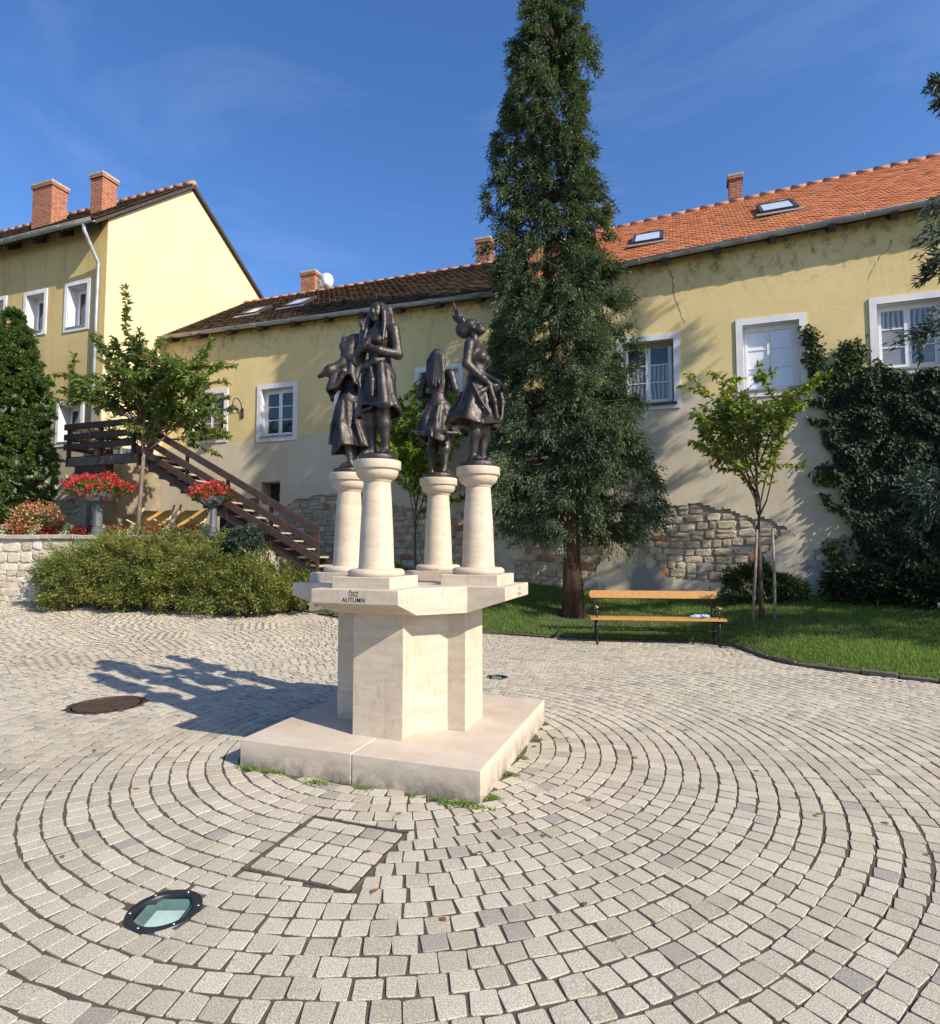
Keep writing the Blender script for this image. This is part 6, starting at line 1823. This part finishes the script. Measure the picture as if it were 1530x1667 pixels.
# ================================================================== flower pedestals on the terrace
MAT_GREYI = simple('grey_cast_post', (.115, .125, .145), .55, .35, 8, .25, 50, .2)
t = NT('bowl_paint'); nz_ = t.noise(7, 3, .5, None, 1.6); MAT_BOWL = t.fin(t.mix(t.ramp(nz_, .52, .56), (.36, .43, .47), (.045, .06, .07)), .5)
def pedestal(label, x, y, s_, seed, spread):
    global rng
    rng = np.random.default_rng(seed)
    root = thing('flower_pedestal', label, 'planter', (x, y, TER - .03), 0, 'flower pedestals on the terrace'); root.scale = (s_, s_, s_)
    mb = MB(); mb.lathe([(.16, 0), (.16, .06), (.13, .08), (.135, .14), (.115, .17), (.12, .2), (.10, .22)], n=24); mb.build('foot', MAT_GREYI, root, auto=True)
    mb = MB(); n = 48; prof = [(.10, .21), (.095, .25), (.082, .70), (.085, .74)]
    mb.lathe(prof, n=n); mb.v = [(a * (1 - .07 * (k % 6 < 2)), b * (1 - .07 * (k % 6 < 2)), c) for k, (a, b, c) in enumerate(mb.v)]; mb.build('fluted_post', MAT_GREYI, root)
    mb = MB(); mb.lathe([(.09, .73), (.12, .76), (.10, .79), (.09, .82)], n=24); mb.build('collar', MAT_GREYI, root, auto=True)
    mb = MB(); mb.lathe([(.12, .80), (.22, .83), (.34, .92), (.40, 1.0), (.41, 1.03), (.37, 1.03), (.33, .95)], n=32); mb.build('bowl', MAT_BOWL, root, auto=True)
    def cloud(k, lo, hi, flat):
        d = rdir(k); d[:, 2] = np.abs(d[:, 2]) * np.where(rng.uniform(0, 1, k) < .88, 1, -.45)
        return np.array([0, 0, 1.04]) + d * np.array([spread, spread, flat]) * rng.uniform(lo, hi, k)[:, None] * (1 + .12 * np.sin(d[:, :1] * 8)), d
    P, d = cloud(2300, .35, .95, .27); P[:, 2] -= .04
    V, F = leaves(P, d + rng.normal(0, .5, d.shape), .075, .055); obj('foliage', np_mesh('foliage', V, F), MAT_LEAF1, root)
    # umbels: little tight heads of petals
    P, d = cloud(200, .80, 1.10, .36)
    lst = []
    for p, q in zip(P, d):
        k = 22; pp = p + rdir(k) * .038; lst.append(leaves(pp, rdir(k) + q, .035, .032, .1))
    V, F = join(lst); obj('blossoms', np_mesh('blossoms', V, F), MAT_RED, root)
pedestal('tall grey pedestal bowl of red geraniums nearer the left edge', -12.10, 9.62, .98, 5, .66)
pedestal('grey pedestal bowl of red geraniums in front of the wooden stairs', -9.53, 10.28, .84, 6, .52)
# bedding flowers behind the coping: one clump each
def clump(name, label, cat, x, y, z, r_, h_, n, m, seed, size=.05, green=.4, group=None):
    global rng
    rng = np.random.default_rng(seed)
    root = thing(name, label, cat, (x, y, z), 0, group)
    k = int(n * green); P = rdir(k) * np.array([r_, r_, h_]) * rng.uniform(.3, 1, k)[:, None]; P[:, 2] = np.abs(P[:, 2])
    V, F = leaves(P, rdir(k) + np.array([0, 0, .4]), size * 1.3, size * .7); obj('foliage', np_mesh('foliage', V, F), MAT_LEAF1, root)
    k = n - k; P = rdir(k) * np.array([r_, r_, h_]) * rng.uniform(.75, 1.08, k)[:, None]; P[:, 2] = np.abs(P[:, 2]) + .01
    V, F = leaves(P, rdir(k) + np.array([0, -.3, .5]), size, size * .85); obj('blossoms', np_mesh('blossoms', V, F), m, root)
i = 0; x = -14.7
while x < -9.9:
    y = wall_y(x) + .46
    red = i % 3 != 1
    clump('bedding_flower', 'clump of deep red begonias in the bed on the terrace wall' if red else 'clump of cream white flowers among the red begonias on the terrace', 'flowers', x, y, TER - .03, .18, .23 if red else .26, 380, MAT_REDD if red else MAT_WHT, 100 + i, .05, .28 if red else .4, 'red begonias in the terrace bed' if red else 'white flowers in the terrace bed')
    x += rnd.uniform(.22, .30); i += 1
clump('flowering_bush', 'airy orange and pink flowering bush at the left edge of the terrace', 'bush', -14.05, 9.65, TER - .03, .62, .80, 3600, MAT_ORG, 300, .055, .62)
# low lawn step with a stone edge behind the bed
mb = MB(); mb.bb(-15.5, -12.75, 10.05, 10.2, TER - .05, TER + .2, .01); mb.build('bed_edging', MAT_CONC, None, 'pale concrete edging behind the begonia bed', 'edging')
mb = MB(); mb.bb(-15.5, -12.75, 10.2, 11.4, TER - .05, TER + .18); mb.build('terrace_lawn', simple('terrace_turf', (.09, .16, .03), .95, 0, 5, .3, 90, .6, .01), None, 'small raised lawn patch behind the concrete edging', 'lawn', kind='structure')

# yellow canvas garden rockers under the stairs
MAT_CANVAS = simple('yellow_canvas', (.50, .29, .075), .85, 0, 4, .15, 120, .25, .002)
MAT_ASH = simple('pale_bent_wood', (.52, .39, .21), .55, 0, 8, .2, 50, .15)
for i, (x, y, rz, lab) in enumerate(((-11.95, 10.75, 0.12, 'yellow canvas garden chair with bent wood frame left of the cherry trunk'), (-10.95, 10.85, .05, 'yellow canvas garden chair with bent wood frame right of the cherry trunk'))):
    ch = thing('garden_chair', lab, 'chair', (x, y, TER - .03), rz, 'canvas chairs under the stairs')
    for s_ in (-1, 1):
        mb = MB(); mb.tube([(s_ * .40, -.45, .04), (s_ * .41, -.25, .08), (s_ * .42, .0, .16), (s_ * .42, .22, .38), (s_ * .42, .34, .62), (s_ * .43, .40, .80)], .024, 8); mb.build('side_rail', MAT_ASH, ch)
        mb = MB(); mb.tube([(s_ * .38, .45, .0), (s_ * .38, .15, .30), (s_ * .38, -.2, .42)], .018, 8); mb.build('leg', MAT_ASH, ch)
    mb = MB()
    V = []; F = []
    prof = [(-.42, .09), (-.2, .06), (.0, .12), (.18, .30), (.28, .5), (.34, .68)]
    for (yy, zz_) in prof:
        for k in range(7): V.append(((k - 3) / 3 * .39, yy + .02 * math.cos((k - 3) / 3 * 1.5), zz_ - .03 * math.cos((k - 3) / 3 * 1.5)))
    for a in range(5):
        for k in range(6): F.append((a * 7 + k, a * 7 + k + 1, a * 7 + k + 8, a * 7 + k + 7))
    mb.add(V, F, True); o = mb.build('canvas', MAT_CANVAS, ch); o.modifiers.new('cloth', 'SOLIDIFY').thickness = .008
# flower box on the window sill
fb = thing('window_box', 'terracotta flower box on the sill of the leftmost window', 'planter', (-12.77, YW - .02, 4.60 + .14))
mb = MB(); mb.bb(-.40, .40, -.09, .09, 0, .13, .015); mb.build('box', MAT_TERRA, fb)
rng = np.random.default_rng(55); n = 420
P = np.stack([rng.uniform(-.42, .40, n), rng.normal(0, .07, n), .13 + np.abs(rng.normal(0, .06, n))], 1)
V, F = leaves(P, rdir(n) + np.array([0, -.2, .3]), .06, .04); obj('foliage', np_mesh('foliage', V, F), MAT_LEAF1, fb)
n = 90; P = np.stack([rng.uniform(-.40, .1, n), rng.normal(-.03, .06, n), .15 + np.abs(rng.normal(0, .07, n))], 1)
V, F = leaves(P, rdir(n), .04, .035); obj('blossoms', np_mesh('blossoms', V, F), MAT_RED, fb)
